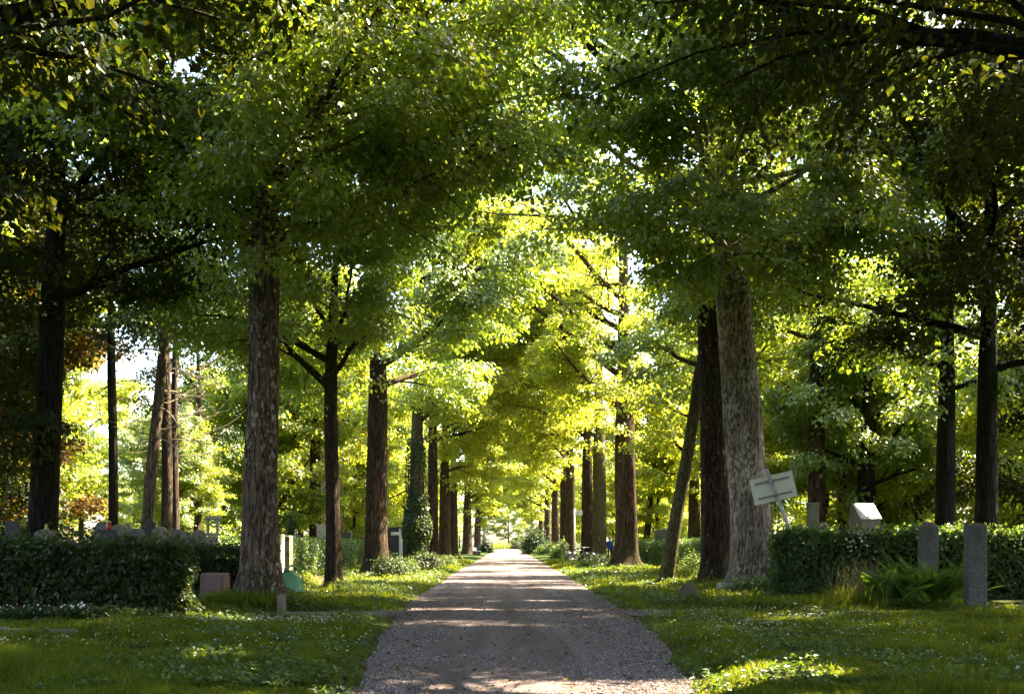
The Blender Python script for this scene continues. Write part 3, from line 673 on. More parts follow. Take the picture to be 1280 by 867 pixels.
# the wood further back: three kinds, copied
protos = [make_tree('leafy tree in the wood behind the left graves', 'tree', (-15.5, 62), 15, 1.8, 5.2, .26, 34000, .19, 90, 'bark', 'leaf_far', (.2, 0), 14, name='wood_tree', low=.85, group='trees of the wood behind the left graves'),
          make_tree('leafy tree in the wood behind the left graves', 'tree', (-31, 58), 17, 2.6, 5.0, .28, 34000, .19, 91, 'bark', 'leaf', (-.2, 0), 14, name='wood_tree', low=.8, group='trees of the wood behind the left graves'),
          make_tree('leafy tree in the wood behind the left graves', 'tree', (-12, 78), 13, 1.2, 4.6, .22, 32000, .185, 92, 'bark', 'leaf_far', (0, .2), 14, name='wood_tree', low=.9, group='trees of the wood behind the left graves')]
rp = random.Random(5)
for side, lb, gp in ((-1, 'leafy tree in the wood behind the left graves', 'trees of the wood behind the left graves'), (1, 'leafy tree in the wood behind the right graves', 'trees of the wood behind the right graves')):
    spots = [(11.5, 96), (13, 115), (11.5, 140), (13.5, 170), (12, 205), (19, 92), (21, 120), (20, 155), (24, 68), (29, 84), (31, 108), (34, 140), (38, 90), (44, 112), (40, 70), (50, 92), (60, 120), (22, 190), (36, 64), (55, 75)]
    if side > 0: spots += [(16, 66), (24, 54), (33, 54), (12.5, 80), (18.5, 78), (27, 70)]
    spots += [(16, 46), (14.5, 45), (22, 40), (28, 46), (20, 34), (33, 42), (14, 62), (18, 110), (26, 175), (34, 185), (45, 165), (56, 150), (70, 140), (80, 115), (66, 95), (15, 235), (30, 240), (48, 215), (64, 190), (85, 170)]
    for k, (x, y) in enumerate(spots):
        sc_ = rp.uniform(1.05, 1.55) if side < 0 or x > 24 else rp.uniform(.8, 1.0)
        if side < 0 and abs(x/y-.37) < .005+3.2/y: sc_ = (.42 if y < 56 else .55)*rp.uniform(.9, 1.1)      # low young trees where the wood opens to the sky
        copy_tree(protos[rp.randrange(3)], (side*x+rp.uniform(-1, 1), y+rp.uniform(-3, 3)), rp.uniform(0, 6.28), sc_, lb, gp)
for k, x in enumerate((-46, -35, -25, -15.5, -7.5, .5, 8, 16, 26, 37, 48)):
    copy_tree(protos[k % 3], (x, 318+rp.uniform(-8, 14)), rp.uniform(0, 6.28), rp.uniform(.9, 1.5), 'bright tree closing the far end of the avenue', 'trees at the far end of the avenue')

# ------------------------------------------------------------------ hedges and shrubs
def surf_leaves(rg, P, Nrm, size, jit=.06, tiltn=.55):
    n = len(P)
    P = P+Nrm*rg.normal(0, jit, n)[:, None]+rg.normal(0, .02, (n, 3))
    N = Nrm*.7+np.array([0, 0, .5])+rg.normal(0, tiltn*1.25, (n, 3))
    T = Nrm*.25+np.array([0, 0, -.5])+rg.normal(0, .65, (n, 3))
    return P, N, T, size*rg.uniform(.6, 1.25, n)
def hedge(label, c, size, rz, dens, lsize, seed, mat='leaf_hedge', fancy=True):
    """c: ground centre; size: length (local x), thickness (local y), height"""
    rg = np.random.default_rng(seed)
    L, Wd, Hh = size
    root = thing('hedge', label, 'hedge', (c[0], c[1], float(gz(c[0], c[1]))-.03), rz, 'clipped hedges round the graves')
    mb = MB(); mb.box((0, 0, Hh/2-.12), (L-.5, Wd-.42, Hh-.3)); mb.build('inner_twigs', M['hedge_core'], root)
    areas = np.array([L*Hh, L*Hh, Wd*Hh, Wd*Hh, L*Wd]); n = int(areas.sum()*dens)
    f = rg.choice(5, n, p=areas/areas.sum()); u, v_ = rg.random(n)-.5, rg.random(n)
    P = np.zeros((n, 3)); N = np.zeros((n, 3))
    for k in range(5):
        m = f == k
        if k < 2: s = -1 if k == 0 else 1; P[m] = np.stack([u[m]*L, np.full(m.sum(), s*Wd/2), v_[m]*Hh], -1); N[m] = (0, s, 0)
        elif k < 4: s = -1 if k == 2 else 1; P[m] = np.stack([np.full(m.sum(), s*L/2), u[m]*Wd, v_[m]*Hh], -1); N[m] = (s, 0, 0)
        else: P[m] = np.stack([u[m]*L, (v_[m]-.5)*Wd, np.full(m.sum(), Hh)], -1); N[m] = (0, 0, 1)
    bump = .13*vnoise(P[:, 0]*1.1, P[:, 1]*1.1, P[:, 2]*1.4, seed)+.08*vnoise(P[:, 0]*4, P[:, 1]*4, P[:, 2]*4, seed+1)
    # rounded upper edges
    top = smooth(Hh*.8, Hh, P[:, 2])*(1-np.abs(N[:, 2])); P -= N*(top*.10)[:, None]
    ends = smooth(L/2-.45, L/2, np.abs(P[:, 0]))*smooth(Wd/2-.3, Wd/2, np.abs(P[:, 1])); P[:, 0] -= np.sign(P[:, 0])*ends*.22; P[:, 1] -= np.sign(P[:, 1])*ends*.14
    edge = np.maximum(smooth(Wd/2-.3, Wd/2, np.abs(P[:, 1])), smooth(L/2-.3, L/2, np.abs(P[:, 0])))*np.abs(N[:, 2]); P[:, 2] -= edge*.11
    P += N*(bump-.03)[:, None]
    P, N, T, S = surf_leaves(rg, P, N, lsize, .035)
    m = int(n*.03)     # stray shoots on top
    Pt = np.stack([(rg.random(m)-.5)*L, (rg.random(m)-.5)*Wd, Hh-.05+rg.random(m)**2*.2], -1)
    P = np.r_[P, Pt]; N = np.r_[N, rg.normal(0, 1, (m, 3))]; T = np.r_[T, rg.normal(0, .4, (m, 3))+UP]; S = np.r_[S, np.full(m, lsize*.9)]
    V, fc, k = leaf_geo(P, N, T, S, fancy, .7)
    mesh_np('foliage', V, [fc], [M[mat]], root)
    return root
hedge('dark near-left hedge in deep shade with a leafy free end', (-8.78, 15.9), (7.5, 1.0, 1.22), 0, 950, .085, 101, 'leaf_hedge_shaded')
hedge('short dark hedge between the near-left hedge and the great left trunk', (wx(268, 22.7), 22.7), (2.9, .8, 1.2), 0, 800, .085, 105, 'leaf_hedge_shaded')
hedge('long left hedge running away along the avenue with sunlit top', (-8.9, 50), (50, 1.1, 1.40), R(90), 330, .10, 102)
hedge('near-right hedge of large glossy leaves beside the great pale tree', (11.9, 22.3), (11.9, 1.1, 1.50), 0, 850, .10, 103)
hedge('long right hedge running away along the avenue with pale top', (9.3, 57), (48, 1.1, 1.42), R(90), 330, .10, 104)

def shrub(label, c, rad, n, lsize, seed, mat='leaf_hedge', name='shrub', cat='shrub', stems=True, group=None, z=0, hollow=.55, sub=30):
    rg = np.random.default_rng(seed)
    root = thing(name, label, cat, (c[0], c[1], float(gz(*c))-.03+z), 0, group)
    m = sub
    d = norm(rg.normal(0, 1, (m, 3))); d[:, 2] = np.abs(d[:, 2])*1.0-.12
    C = d*np.array(rad)*(hollow+(1-hollow)*rg.random(m)**.5)[:, None]*.85; C[:, 2] = np.maximum(C[:, 2], .04)
    wg = rg.gamma(2.5, 1, m); ids = rg.choice(m, n, p=wg/wg.sum())
    off = rg.normal(0, 1, (n, 3))*np.array(rad)*.17
    P = C[ids]+off; P[:, 2] = np.maximum(P[:, 2], .01)
    out = norm(d[ids]+norm(off)*.5)
    N = out*.6+UP*.7+rg.normal(0, .5, (n, 3)); T = out*.7+np.array([0, 0, -.5])+rg.normal(0, .4, (n, 3))
    V, f, k = leaf_geo(P, N, T, lsize*rg.uniform(.6, 1.3, n), False, .75)
    mesh_np('foliage', V, [f], [M[mat]], root)
    if stems:
        mb = MB()
        for k in range(0, m, 3): mb.tube([(0, 0, 0), C[k]*.5+np.array([0, 0, .03]), C[k]], [.014, .01, .005], 5)
        mb.build('stems', M['bark_smooth'], root, True)
    return root
shrub('dark low shrub at the foot of the thick left trunk', (wx(487, 37), 37), (.75, .6, .95), 3600, .08, 111, 'leaf_ivy')
shrub('loose pale-leaved shrub right of the thick left trunk', (wx(503, 40), 40), (.8, .7, .75), 2600, .08, 112, 'leaf_pale')
shrub('dark mound of leaves at the foot of the ivy-wrapped trunk', (wx(528, 50), 50), (1.0, .8, .9), 3200, .10, 113, 'leaf_ivy')
shrub('pale flowering weeds beyond the grey stone rings', (wx(552, 56), 56), (1.2, 1.0, .75), 2600, .10, 114, 'leaf_pale')
shrub('pale bushy weeds between the leaning tree and white-flecked trunk', (wx(872, 31), 31), (.75, .6, 1.0), 4200, .06, 115, 'leaf_pale')
shrub('weed clump at the foot of the thick flaring right trunk', (wx(738, 50), 50), (.8, .6, .5), 2000, .08, 116, 'leaf_pale')
shrub('bushy weeds in front of the burled right trunk', (wx(748, 62), 62), (1.2, .8, .75), 2400, .1, 117, 'leaf_hedge')
shrub('round dark shrub behind the right hedge beside the small grey headstone', (wx(872, 62), 62), (1.3, 1.1, 2.6), 4500, .14, 118, 'leaf_dark')
shrub('low dark shrub behind the dim grave at left', (wx(95, 18.6), 18.6), (.55, .5, 1.75), 4200, .09, 119, 'leaf_dark')
shrub('leafy plant with lime leaves under the far hedge, behind the watering can', (wx(384, 26.6), 26.6), (.52, .35, .52), 1900, .055, 120, 'leaf_lime', 'flower_plant', 'plant')
shrub('blooming pink and white plant on the grave beyond the watering can', (wx(398, 27), 27), (.38, .3, .42), 900, .05, 121, 'petal_pale', 'flower_plant', 'plant')
shrub('ground ivy spilling over the low stone block at the great pale tree', (wx(955, 24.2), 24.2), (1.1, .7, .42), 2600, .09, 122, 'leaf_hedge', 'ivy_patch', 'ivy', False)
shrub('dark clipped yew beside the far right of the avenue', (wx(668, 128), 128), (1.9, 1.6, 3.9), 5000, .22, 123, 'leaf_conifer', 'yew_bush', 'yew')
shrub('small dark conical bush at the far left of the avenue', (wx(609, 150), 150), (1.1, 1.0, 2.5), 2500, .25, 124, 'leaf_conifer', 'conical_bush', 'bush')
shrub('dark round bush by the far meadow end of the path', (wx(648, 262), 262), (3.0, 3, 3.2), 2500, .4, 125, 'leaf_dark')
shrub('green bush left of the far end of the path', (wx(625, 262), 262), (4.2, 3, 2.6), 2500, .4, 126, 'leaf_far')
shrub('bushy shrub in the row beyond the right signpost', (wx(700, 84), 84), (.9, .8, 1.7), 2400, .14, 127, 'leaf_hedge')
shrub('low bushes under the far right avenue trees', (wx(686, 112), 112), (1.5, 1.2, 1.6), 2400, .18, 128, 'leaf_pale')
shrub('narrow dark thuja behind the left hedge', (wx(366, 50), 50), (.42, .42, 2.9), 4500, .10, 129, 'leaf_conifer', 'thuja', 'thuja', True, None, 0, .75)
shrub('yellow flowers at the grave edge behind the great left trunk', (wx(350, 24.5), 24.5), (.16, .14, .40), 350, .045, 130, 'petal_yellow', 'flower_plant', 'plant')
shrub('leafy weeds around the foot of the slim dark tree', (wx(425, 25.6), 25.6), (.38, .3, .35), 900, .055, 131, 'leaf_pale', 'weed_clump', 'weeds')

# ivy round trunk
rg = np.random.default_rng(140)
root = thing('ivy', 'ivy wrapped thickly round the left avenue trunk beyond the shrubs', 'ivy', (wx(519, 54), 54, .1))
n = 5200; a = rg.random(n)*6.283; z = np.where(rg.random(n) < .62, rg.normal(2.4, .75, n), rg.uniform(.3, 7.0, n)); z = np.clip(z, .1, 7.5)
bul = .42+.27*np.exp(-((z-2.0)/.75)**2)+.10*np.exp(-((z-4)/1.6)**2)+.05
rr = bul+.12*vnoise(np.cos(a)*2, np.sin(a)*2, z*1.2, 3)+rg.normal(0, .04, n)
o_ = np.stack([np.cos(a), np.sin(a), 0*a], -1)
P = o_*rr[:, None]+np.stack([.15*z/10, 0*z, z], -1)
V, f, k = leaf_geo(P, o_*.9+UP*.3+rg.normal(0, .4, (n, 3)), np.array([0, 0, -1.])+rg.normal(0, .4, (n, 3)), .15*rg.uniform(.6, 1.2, n), False)
mesh_np('foliage', V, [f], [M['leaf_ivy']], root)
mb = MB()
for k in range(7):
    a = k*.9; zz = np.linspace(0, 6, 14)
    mb.tube(np.stack([.44*np.cos(a+.3*np.sin(zz))+.015*zz, .44*np.sin(a+.3*np.sin(zz)), zz], -1), .025, 5)
mb.build('stems', M['bark_smooth'], root, True)

# ------------------------------------------------------------------ grass
def blades(n, ymin, ymax, xmax, power, hmul, seed, wid=.009):
    rg = np.random.default_rng(seed)
    u = rg.random(n)
    y = 1/(1/ymin+(1/ymax-1/ymin)*u)            # density falls off with distance squared along a wedge
    x = (rg.random(n)*2-1)*np.minimum(xmax, .56*y+.8)
    op = off_path(x, y)
    keep = op > -.02-.12*rg.random(n)**3
    x, y, op = x[keep], y[keep], op[keep]; n = len(x)
    sc = np.maximum(1, y/14)**.75
    patch = .8+.6*vnoise(x*.8, y*.8, 0, 41)+.55*vnoise(x*2.9, y*2.9, 0, 42)
    hgt = (.03+.085*rg.random(n)**1.4)*np.clip(patch, .3, 1.6)*hmul*sc**.55*np.clip(.45+op*1.2, .45, 1)
    for (mx, my, mr, mh) in MOUNDS[:4]+MOUNDS[5:7]:
        hgt *= 1+.9*np.exp(-((x-mx)**2+(y-my)**2)/(mr*mr*.8))
    wd = wid*sc*(.6+.8*rg.random(n))
    a = rg.random(n)*6.283; la = rg.random(n)*6.283; ln = hgt*(.25+.6*rg.random(n))
    z = gz(x, y)-.005
    b = np.stack([x, y, z], -1); s = np.stack([np.cos(a), np.sin(a), 0*a], -1)*wd[:, None]/2
    ld = np.stack([np.cos(la)*ln, np.sin(la)*ln, 0*ln], -1)
    mid = b+ld*.35+UP*(hgt*.6)[:, None]; tip = b+ld+UP*hgt[:, None]
    V = np.stack([b-s, b+s, mid-s*.7, mid+s*.7, tip], 1).reshape(-1, 3)
    k = np.arange(n)*5
    return V, np.stack([k, k+1, k+3, k+2], 1), np.stack([k+2, k+3, k+4], 1)
V, q_, t_ = blades(520000, 7.6, 75, 9.5, 1, 1.0, 200)
tag(mesh_np('grass', V, [q_, t_], [M['grass']]), 'short green grass of the verges with dappled sun', 'grass', kind='stuff')

rg = np.random.default_rng(205)
m = 1900; cy_ = 8.5+rg.random(m)**1.6*40; cx_ = np.where(rg.random(m) < .5, path_l(cy_)-rg.gamma(1.6, 1.1, m), path_r(cy_)+rg.gamma(1.6, 1.1, m))
feet = [(-5.02, 20.2, .6), (-4.56, 26, .35), (-5.07, 38.5, .7), (6.48, 26, .8), (6.1, 29, .65), (4.78, 30, .35), (6.1, 51, .9), (3.85, 20.9, .3), (8.65, 18.4, .3), (-4.9, 15.6, .4)]
for k in range(380):
    fx, fy, fr = feet[k % len(feet)]; aa = rg.random()*6.283; rr_ = fr+abs(rg.normal(0, .28)); cx_[k] = fx+math.cos(aa)*rr_; cy_[k] = fy+math.sin(aa)*rr_
ok = (off_path(cx_, cy_) > .05) & ((vnoise(cx_*.9, cy_*.9, 0, 61) > -.25) | (np.arange(m) < 380)); cx_, cy_ = cx_[ok], cy_[ok]; m = len(cx_)
n = 34000; ids = rg.integers(0, m, n); sp = (.05+.10*rg.random(m))[ids]; a = rg.random(n)*6.283; rr = np.sqrt(rg.random(n))*sp
x = cx_[ids]+np.cos(a)*rr; y = cy_[ids]+np.sin(a)*rr; hh_ = (.03+.13*rg.random(m)**2)[ids]*rg.random(n)
ok = off_path(x, y) > -.05; x, y, a, hh_ = x[ok], y[ok], a[ok], hh_[ok]; n = len(x)
V, f, k = leaf_geo(np.stack([x, y, gz(x, y)+.015+hh_], -1), UP+rg.normal(0, .45, (n, 3)), np.stack([np.cos(a), np.sin(a), .35+0*a], -1)+rg.normal(0, .3, (n, 3)), (.035+.05*rg.random(n))*np.maximum(1, y/22), False, .6)
tag(mesh_np('ground_weeds', V, [f], [M['leaf_hedge']]), 'broad-leaved weeds growing among the grass', 'weeds', kind='stuff')
def daisies(n, boxes, seed):
    rg = np.random.default_rng(seed)
    x, y = [], []
    for (xa, xb, ya, yb, k) in boxes:
        xx = rg.uniform(xa, xb, k*4); yy = rg.uniform(ya, yb, k*4)
        p = vnoise(xx*1.6, yy*1.6, 0, 51)+.5*vnoise(xx*5, yy*5, 0, 52)
        ok = (off_path(xx, yy) > .12) & (p > rg.normal(-.05, .3, len(xx)))
        x.append(xx[ok][:k]); y.append(yy[ok][:k])
    x = np.concatenate(x); y = np.concatenate(y); n = len(x)
    z = gz(x, y)+.05+.06*rg.random(n); r_ = (.008+.004*rg.random(n))*np.maximum(1, y/16)**.6
    c = np.stack([x, y, z], -1); a = np.arange(6)*math.pi/3
    tl = rg.normal(0, .35, (n, 2))+np.array([0, -.35])
    Nn = norm(np.stack([tl[:, 0], tl[:, 1], np.ones(n)], -1)); Ux = norm(np.cross(Nn, np.array([0, 1., .1]))); Uy = np.cross(Nn, Ux)
    ring = c[:, None]+r_[:, None, None]*(np.cos(a)[None, :, None]*Ux[:, None]+np.sin(a)[None, :, None]*Uy[:, None])
    V = np.concatenate([ring, (c-UP*.004)[:, None]], 1).reshape(-1, 3)
    k = np.arange(n)*7
    f = np.concatenate([np.stack([k+i, k+(i+1) % 6, k+6], 1) for i in range(6)])
    return V, f
V, f = daisies(0, [(-6.2, -1.8, 11.2, 16.8, 350), (-5.4, -2.6, 14.6, 16.0, 420), (2.2, 6.5, 9.5, 18, 380), (3.0, 6.2, 13, 18, 350), (-6.5, -2.5, 20.5, 40, 500), (3, 7, 20, 45, 450)], 210)
tag(mesh_np('daisies', V, [f], [M['petal_white']]), 'tiny white daisies scattered through the grass', 'flowers', kind='stuff')
# fallen leaves and twigs on the gravel
rg = np.random.default_rng(220); n = 6000
y = 8.3+rg.random(n)**1.5*34; x = path_l(y)-.2+(path_r(y)-path_l(y)+.4)*np.where(rg.random(n) < .6, rg.beta(.5, .5, n), rg.random(n))
ok = rg.random(n) < .35+1.2*np.exp(-((y-18.6)/1.6)**2); x, y = x[ok], y[ok]; n = len(x)
P = np.stack([x, y, np.where(off_path(x, y) < 0, .034, gz(x, y)+.02)], -1)
V, f, k = leaf_geo(P, UP+rg.normal(0, .25, (n, 3)), rg.normal(0, 1, (n, 3)), .03+.04*rg.random(n))
tag(mesh_np('fallen_leaves', V, [f], [M['litter']]), 'brown fallen leaves littering the gravel', 'leaves', kind='stuff')

# flowers in the bed before the near-left hedge
rg = np.random.default_rng(230); n = 170
x = rg.uniform(-8.6, -6.3, n); y = 14.9+rg.normal(0, .16, n); z = gz(x, y)+.08+.14*rg.random(n)
V, f, k = leaf_geo(np.stack([x, y, z], -1), rg.normal(0, .5, (n, 3))+np.array([0, -.7, .6]), rg.normal(0, 1, (n, 3)), .03+.025*rg.random(n), True, 1)
mi = np.tile(np.where(rg.random(n) < .4, 1, 0), 2)
tag(mesh_np('bed_flowers', V, [f], [M['petal_white'], M['petal_pink']], mat_idx=mi), 'white and pink blossoms in the shaded bed before the near-left hedge', 'flowers', kind='stuff')
n = 5000; x = rg.uniform(-9, -5.3, n); y = 14.9+rg.normal(0, .22, n); z = gz(x, y)+.16*rg.random(n)
V, f, k = leaf_geo(np.stack([x, y, z], -1), UP+rg.normal(0, .6, (n, 3)), rg.normal(0, 1, (n, 3))+UP*.3, .05+.03*rg.random(n))
tag(mesh_np('bed_plants', V, [f], [M['leaf_ivy']]), 'low dark leaves covering the bed before the near-left hedge', 'ground cover', kind='stuff')
mb = MB()
for k in range(4): mb.box((-8.9+k*.92, 13.35-.06*k, float(gz(-8.9+k*.92, 13.35))-.02), (.90, .07, .14), rotm(0, 0, -.06), 1, .012)
tag(mb.build('bed_kerb', M['granite_grey']), 'low stone kerb edging the dark bed at bottom left', 'kerb')

# ------------------------------------------------------------------ headstones and stones
GS = 'headstones behind the left hedge'
def base(mb, x, y, w, d): pass
def stone_thing(label, px, d, w, top_py, dep, outline, mat, cat='headstone', name='headstone', rz=0, group=None, plinth=True, extra=None):
    h = wz(top_py, d)-float(gz(wx(px, d), d))
    root = thing(name, label, cat, (wx(px, d), d, float(gz(wx(px, d), d))-.02), rz, group)
    mb = MB(); o = [(u*w/2, v_*h+.02) for u, v_ in outline]
    mb.prism(o, -dep/2, dep/2, .018); mb.build('slab', mat, root)
    if plinth:
        mb = MB(); mb.box((0, 0, .09), (w+.16, dep+.16, .18), None, 1, .02); mb.build('plinth', mat, root)
    return root, h
def arc(n, cx=0, cz=.8, rx=1, rz_=.2, a0=0, a1=180): return [(cx+rx*math.cos(R(a0+(a1-a0)*i/(n-1))), cz+rz_*math.sin(R(a0+(a1-a0)*i/(n-1)))) for i in range(n)]
RECT = [(-1, 0), (1, 0), (1, 1), (-1, 1)]
ROUND = [(-1, 0), (1, 0)]+arc(13, 0, .84, 1, .16)
SEG = [(-1, 0), (1, 0)]+arc(11, 0, .93, 1, .07)
SHOULD = [(-1, 0), (1, 0), (1, .8), (.75, .86)]+arc(9, 0, .88, .7, .12)+[(-.75, .86), (-1, .8)]
stone_thing('dim pointed headstone at the far left edge', 17, 18.2, .26, 651, .12, [(-1, 0), (1, 0), (1, .93), (.3, 1), (-1, 1)], M['granite_dark'], group=GS)
r_, h = stone_thing('wide dark headstone with a small gilt lantern on top, edge lit orange', 60, 18.6, .46, 661, .2, SEG, M['sandstone'], group=GS)
root = thing('grave_lantern', 'small gilt grave lantern on the wide dark headstone', 'lantern', (wx(58, 18.6), 18.6, wz(661, 18.6)-.004))
mb = MB(); mb.lathe([(.035, 0), (.035, .02), (.024, .03), (.028, .075), (.012, .10), (.004, .115)], sides=14); mb.build('body', M['brass'], root, True)
mb = MB(); mb.lathe([(.038, -.004), (.042, .006), (.038, .01)], sides=14); mb.build('foot', M['brass'], root, True)
r_, h = stone_thing('round-shouldered grey headstone beside the red candle', 129, 21.5, .40, 651, .14, ROUND, M['granite_grey'], group=GS)
root = thing('grave_candle', 'red grave candle standing before the left headstones', 'candle', (wx(136, 20.6), 20.6, wz(662, 20.6)-.0))
mb = MB(); mb.lathe([(.045, 0), (.05, .02), (.05, .14), (.042, .155)], sides=16); mb.build('glass', M['red_glass'], root, True)
mb = MB(); mb.lathe([(.044, .152), (.05, .16), (.035, .185), (.01, .20)], sides=16); mb.build('lid', M['brass'], root, True)
r2, h2 = stone_thing('low dark stone carrying the red grave candle', 136, 20.6, .30, 662, .2, RECT, M['granite_dark'], group=GS)
stone_thing('pale square-topped headstone right of the red candle', 149, 22, .36, 655, .14, SEG, M['sandstone'], group=GS)
stone_thing('shouldered pale headstone left of the crooked pine', 160, 22.6, .22, 654, .14, ROUND, M['sandstone'], group=GS)
stone_thing('low speckled headstone directly before the crooked pine', 170, 21, .34, 660, .16, SEG, M['granite_grey'], group=GS)
stone_thing('black polished headstone right of the crooked pine', 188, 24, .22, 652, .14, RECT, M['granite_dark'], group=GS)
stone_thing('bright flat-topped headstone before the sunlit straight pine', 200, 22.4, .33, 658, .14, SEG, M['sandstone'], group=GS)
stone_thing('small flat slab headstone between bright flat and rounded stones', 221, 22.8, .26, 661, .12, RECT, M['sandstone'], group=GS)
stone_thing('twin-humped headstone left of the lantern pillar', 243, 23.4, .56, 662, .16, [(-1, 0), (1, 0), (1, .85)]+arc(9, .4, .9, .6, .1, 0, 170)+[(-.3, .93), (-.62, .98), (-1, .94)], M['sandstone'], group=GS)
# lantern pillar
d = 24.0; zt = wz(647, d)
root = thing('lantern_pillar', 'tall grave pillar with an open lantern niche at its top', 'grave monument', (wx(266, d), d, float(gz(wx(266, d), d))-.02), R(8))
mb = MB(); mb.box((0, 0, .75*zt/2), (.24, .22, .75*zt), None, 1, .015); mb.build('shaft', M['limestone'], root)
mb = MB(); mb.box((0, 0, .755*zt+.03), (.31, .27, .06), None, 1, .012); mb.build('shelf', M['limestone'], root)
for sx in (-1, 1):
    mb = MB(); mb.box((sx*.11, 0, .755*zt+.06+(.2*zt-.06)/2), (.05, .2, .2*zt-.06), None, 1, .008); mb.build('post', M['limestone'], root)
mb = MB(); mb.box((0, 0, zt-.045), (.36, .30, .09), None, .86, .02); mb.build('cap', M['limestone'], root)
# two pale slabs edge on, behind the great left trunk
stone_thing('sunlit pale upright slab nearest the great left trunk', 349.5, 27.4, .17, 667, .5, RECT, M['limestone'], name='grave_slab', cat='grave slab', rz=0, group='pale upright slabs', plinth=False)
stone_thing('sunlit pale upright slab with rust-brown top, right of its twin', 359, 29, .24, 669, .5, [(-1, 0), (1, 0), (1, .96), (.8, 1), (-1, 1)], M['sandstone'], name='grave_slab', cat='grave slab', group='pale upright slabs', plinth=False)
# block of reddish stone
root = thing('stone_block', 'rough reddish stone block between hedge end and great left trunk', 'stone block', (wx(269, 21.5), 21.5, float(gz(wx(269, 21.5), 21.5))-.06), R(-10))
mb = MB(); mb.box((0, 0, .33), (.56, .4, .66), None, .95, .04); ob = mb.build('block', M['granite_red'], root)
mb = MB(); mb.box((.02, 0, .04), (.7, .52, .1), None, 1, .02); mb.build('footing', M['granite_red'], root)
# little wooden/stone marker at the great left trunk
root = thing('marker_stub', 'short weathered marker stub at the foot of the great left trunk', 'marker post', (wx(352, 17.2), 17.2, float(gz(wx(352, 17.2), 17.2))-.04))
mb = MB()
pr_ = [(.085, 0), (.08, .1), (.078, .24), (.07, .36), (.05, .39), (.01, .395)]
mb.lathe(pr_, sides=14, sx=1, sy=.75); o = mb.build('stub', M['weathered_wood'], root, True)
mb = MB(); mb.box((.0, -.062, .22), (.07, .012, .1), rotm(0, .1, 0), 1, .003); mb.build('plate', M['weathered_wood'], root)
# rings
for px, d, rr, lb, yy in ((526, 40, .19, 'grey stone ring lying upright in the grass, nearer of two', 0), (518, 41.5, .2, 'grey round stone ring, farther of two in the grass', 0)):
    px = {526: 517, 518: 525}[px]
    root = thing('stone_ring', lb, 'stone ring', (wx(px, d), d, float(gz(wx(px, d), d))+rr+(.02 if d < 41 else .12)), R(rng.uniform(-15, 15)))
    a = np.linspace(0, 2*math.pi, 25); mb = MB(); mb.tube(np.stack([rr*.85*np.cos(a), 0*a, rr*.95*np.sin(a)], -1), .035, 8, False); mb.build('rim', M['granite_grey'], root, True)
    mb = MB(); mb.lathe([(.01, -.02), (rr*.85, -.02), (rr*.85, .02), (.01, .02)], sides=22, M=rotm(R(90), 0, 0)); mb.build('disc', M['mossy_stone'] if d < 41 else M['granite_grey'], root)
    mb = MB(); mb.box((0, .02, -rr-.05), (.16, .1, .2)); mb.build('foot', M['mossy_stone'], root)
# watering can
d = 21.4
root = thing('watering_can', 'green plastic watering can standing in the grass beside the great left trunk', 'watering can', (wx(367, d), d, float(gz(wx(367, d), d))+.04), R(205))
Mt = rotm(R(9), R(-14), 0); root.rotation_euler = (R(8), R(14), R(196)); root.scale = (1.25,)*3
mb = MB(); mb.lathe([(.06, 0), (.155, .012), (.17, .05), (.175, .20), (.165, .30), (.13, .37), (.085, .405), (.08, .43), (.07, .43), (.07, .38), (.02, .36)], sides=26, sx=1.15, sy=.8); mb.build('body', M['can_green'], root, True)
mb = MB(); mb.tube([(.16, 0, .07), (.26, 0, .17), (.33, 0, .33), (.40, 0, .47)], [.035, .03, .025, .022], 12); sp = mb.build('spout', M['can_green'], root, True)
mb = MB(); mb.lathe([(.022, 0), (.05, .05), (.052, .06), (.01, .065)], c=(.40, 0, .465), sides=14, M=rotm(0, R(50), 0)); mb.build('rose', M['can_green'], sp, True)
mb = MB(); mb.tube([(.07, 0, .40), (.02, 0, .50), (-.10, 0, .52), (-.20, 0, .44), (-.235, 0, .30), (-.19, 0, .14)], .018, 10); mb.build('handle', M['can_green'], root, True)
mb = MB(); mb.lathe([(.072, .425), (.088, .428), (.09, .436), (.075, .436)], sides=22, sx=1.1, sy=.85); mb.build('neck_rim', M['black'], root, True)

# monument and headstones behind the long hedge
stone_thing('capped grave post behind the left hedge, beside the slim avenue tree', 402, 58, .5, 655, .4, [(-1, 0), (1, 0), (1, .95), (1.25, .95), (1.25, 1), (-1.25, 1), (-1.25, .95), (-1, .95)], M['limestone'], name='grave_post', cat='grave monument')
for px, d, w, tp, mt, lb in ((433, 66, .7, 664, 'granite_grey', 'small grey headstone seen over the left hedge near the thin dark trunk'),
                             (499, 62, 1.6, 658, 'granite_dark', 'broad dark tomb behind the hedge, left of the ivy-wrapped trunk'),
                             (527, 70, .9, 668, 'granite_red', 'pinkish headstone right of the ivy-wrapped trunk')):
    stone_thing(lb, px, d, w, tp, .3, SEG, M[mt])
d = 61; mb = MB(); root = thing('grave_cross', 'white stone cross before the broad dark tomb', 'grave cross', (wx(501, d), d, float(gz(wx(501, d), d))))
zt = wz(662, d); mb.box((0, 0, zt/2), (.2, .14, zt), None, 1, .02); mb.build('upright', M['white_marble'], root)
mb = MB(); mb.box((-.1, 0, zt-.32), (1.0, .12, .2), None, 1, .02); mb.build('crossbar', M['white_marble'], root)
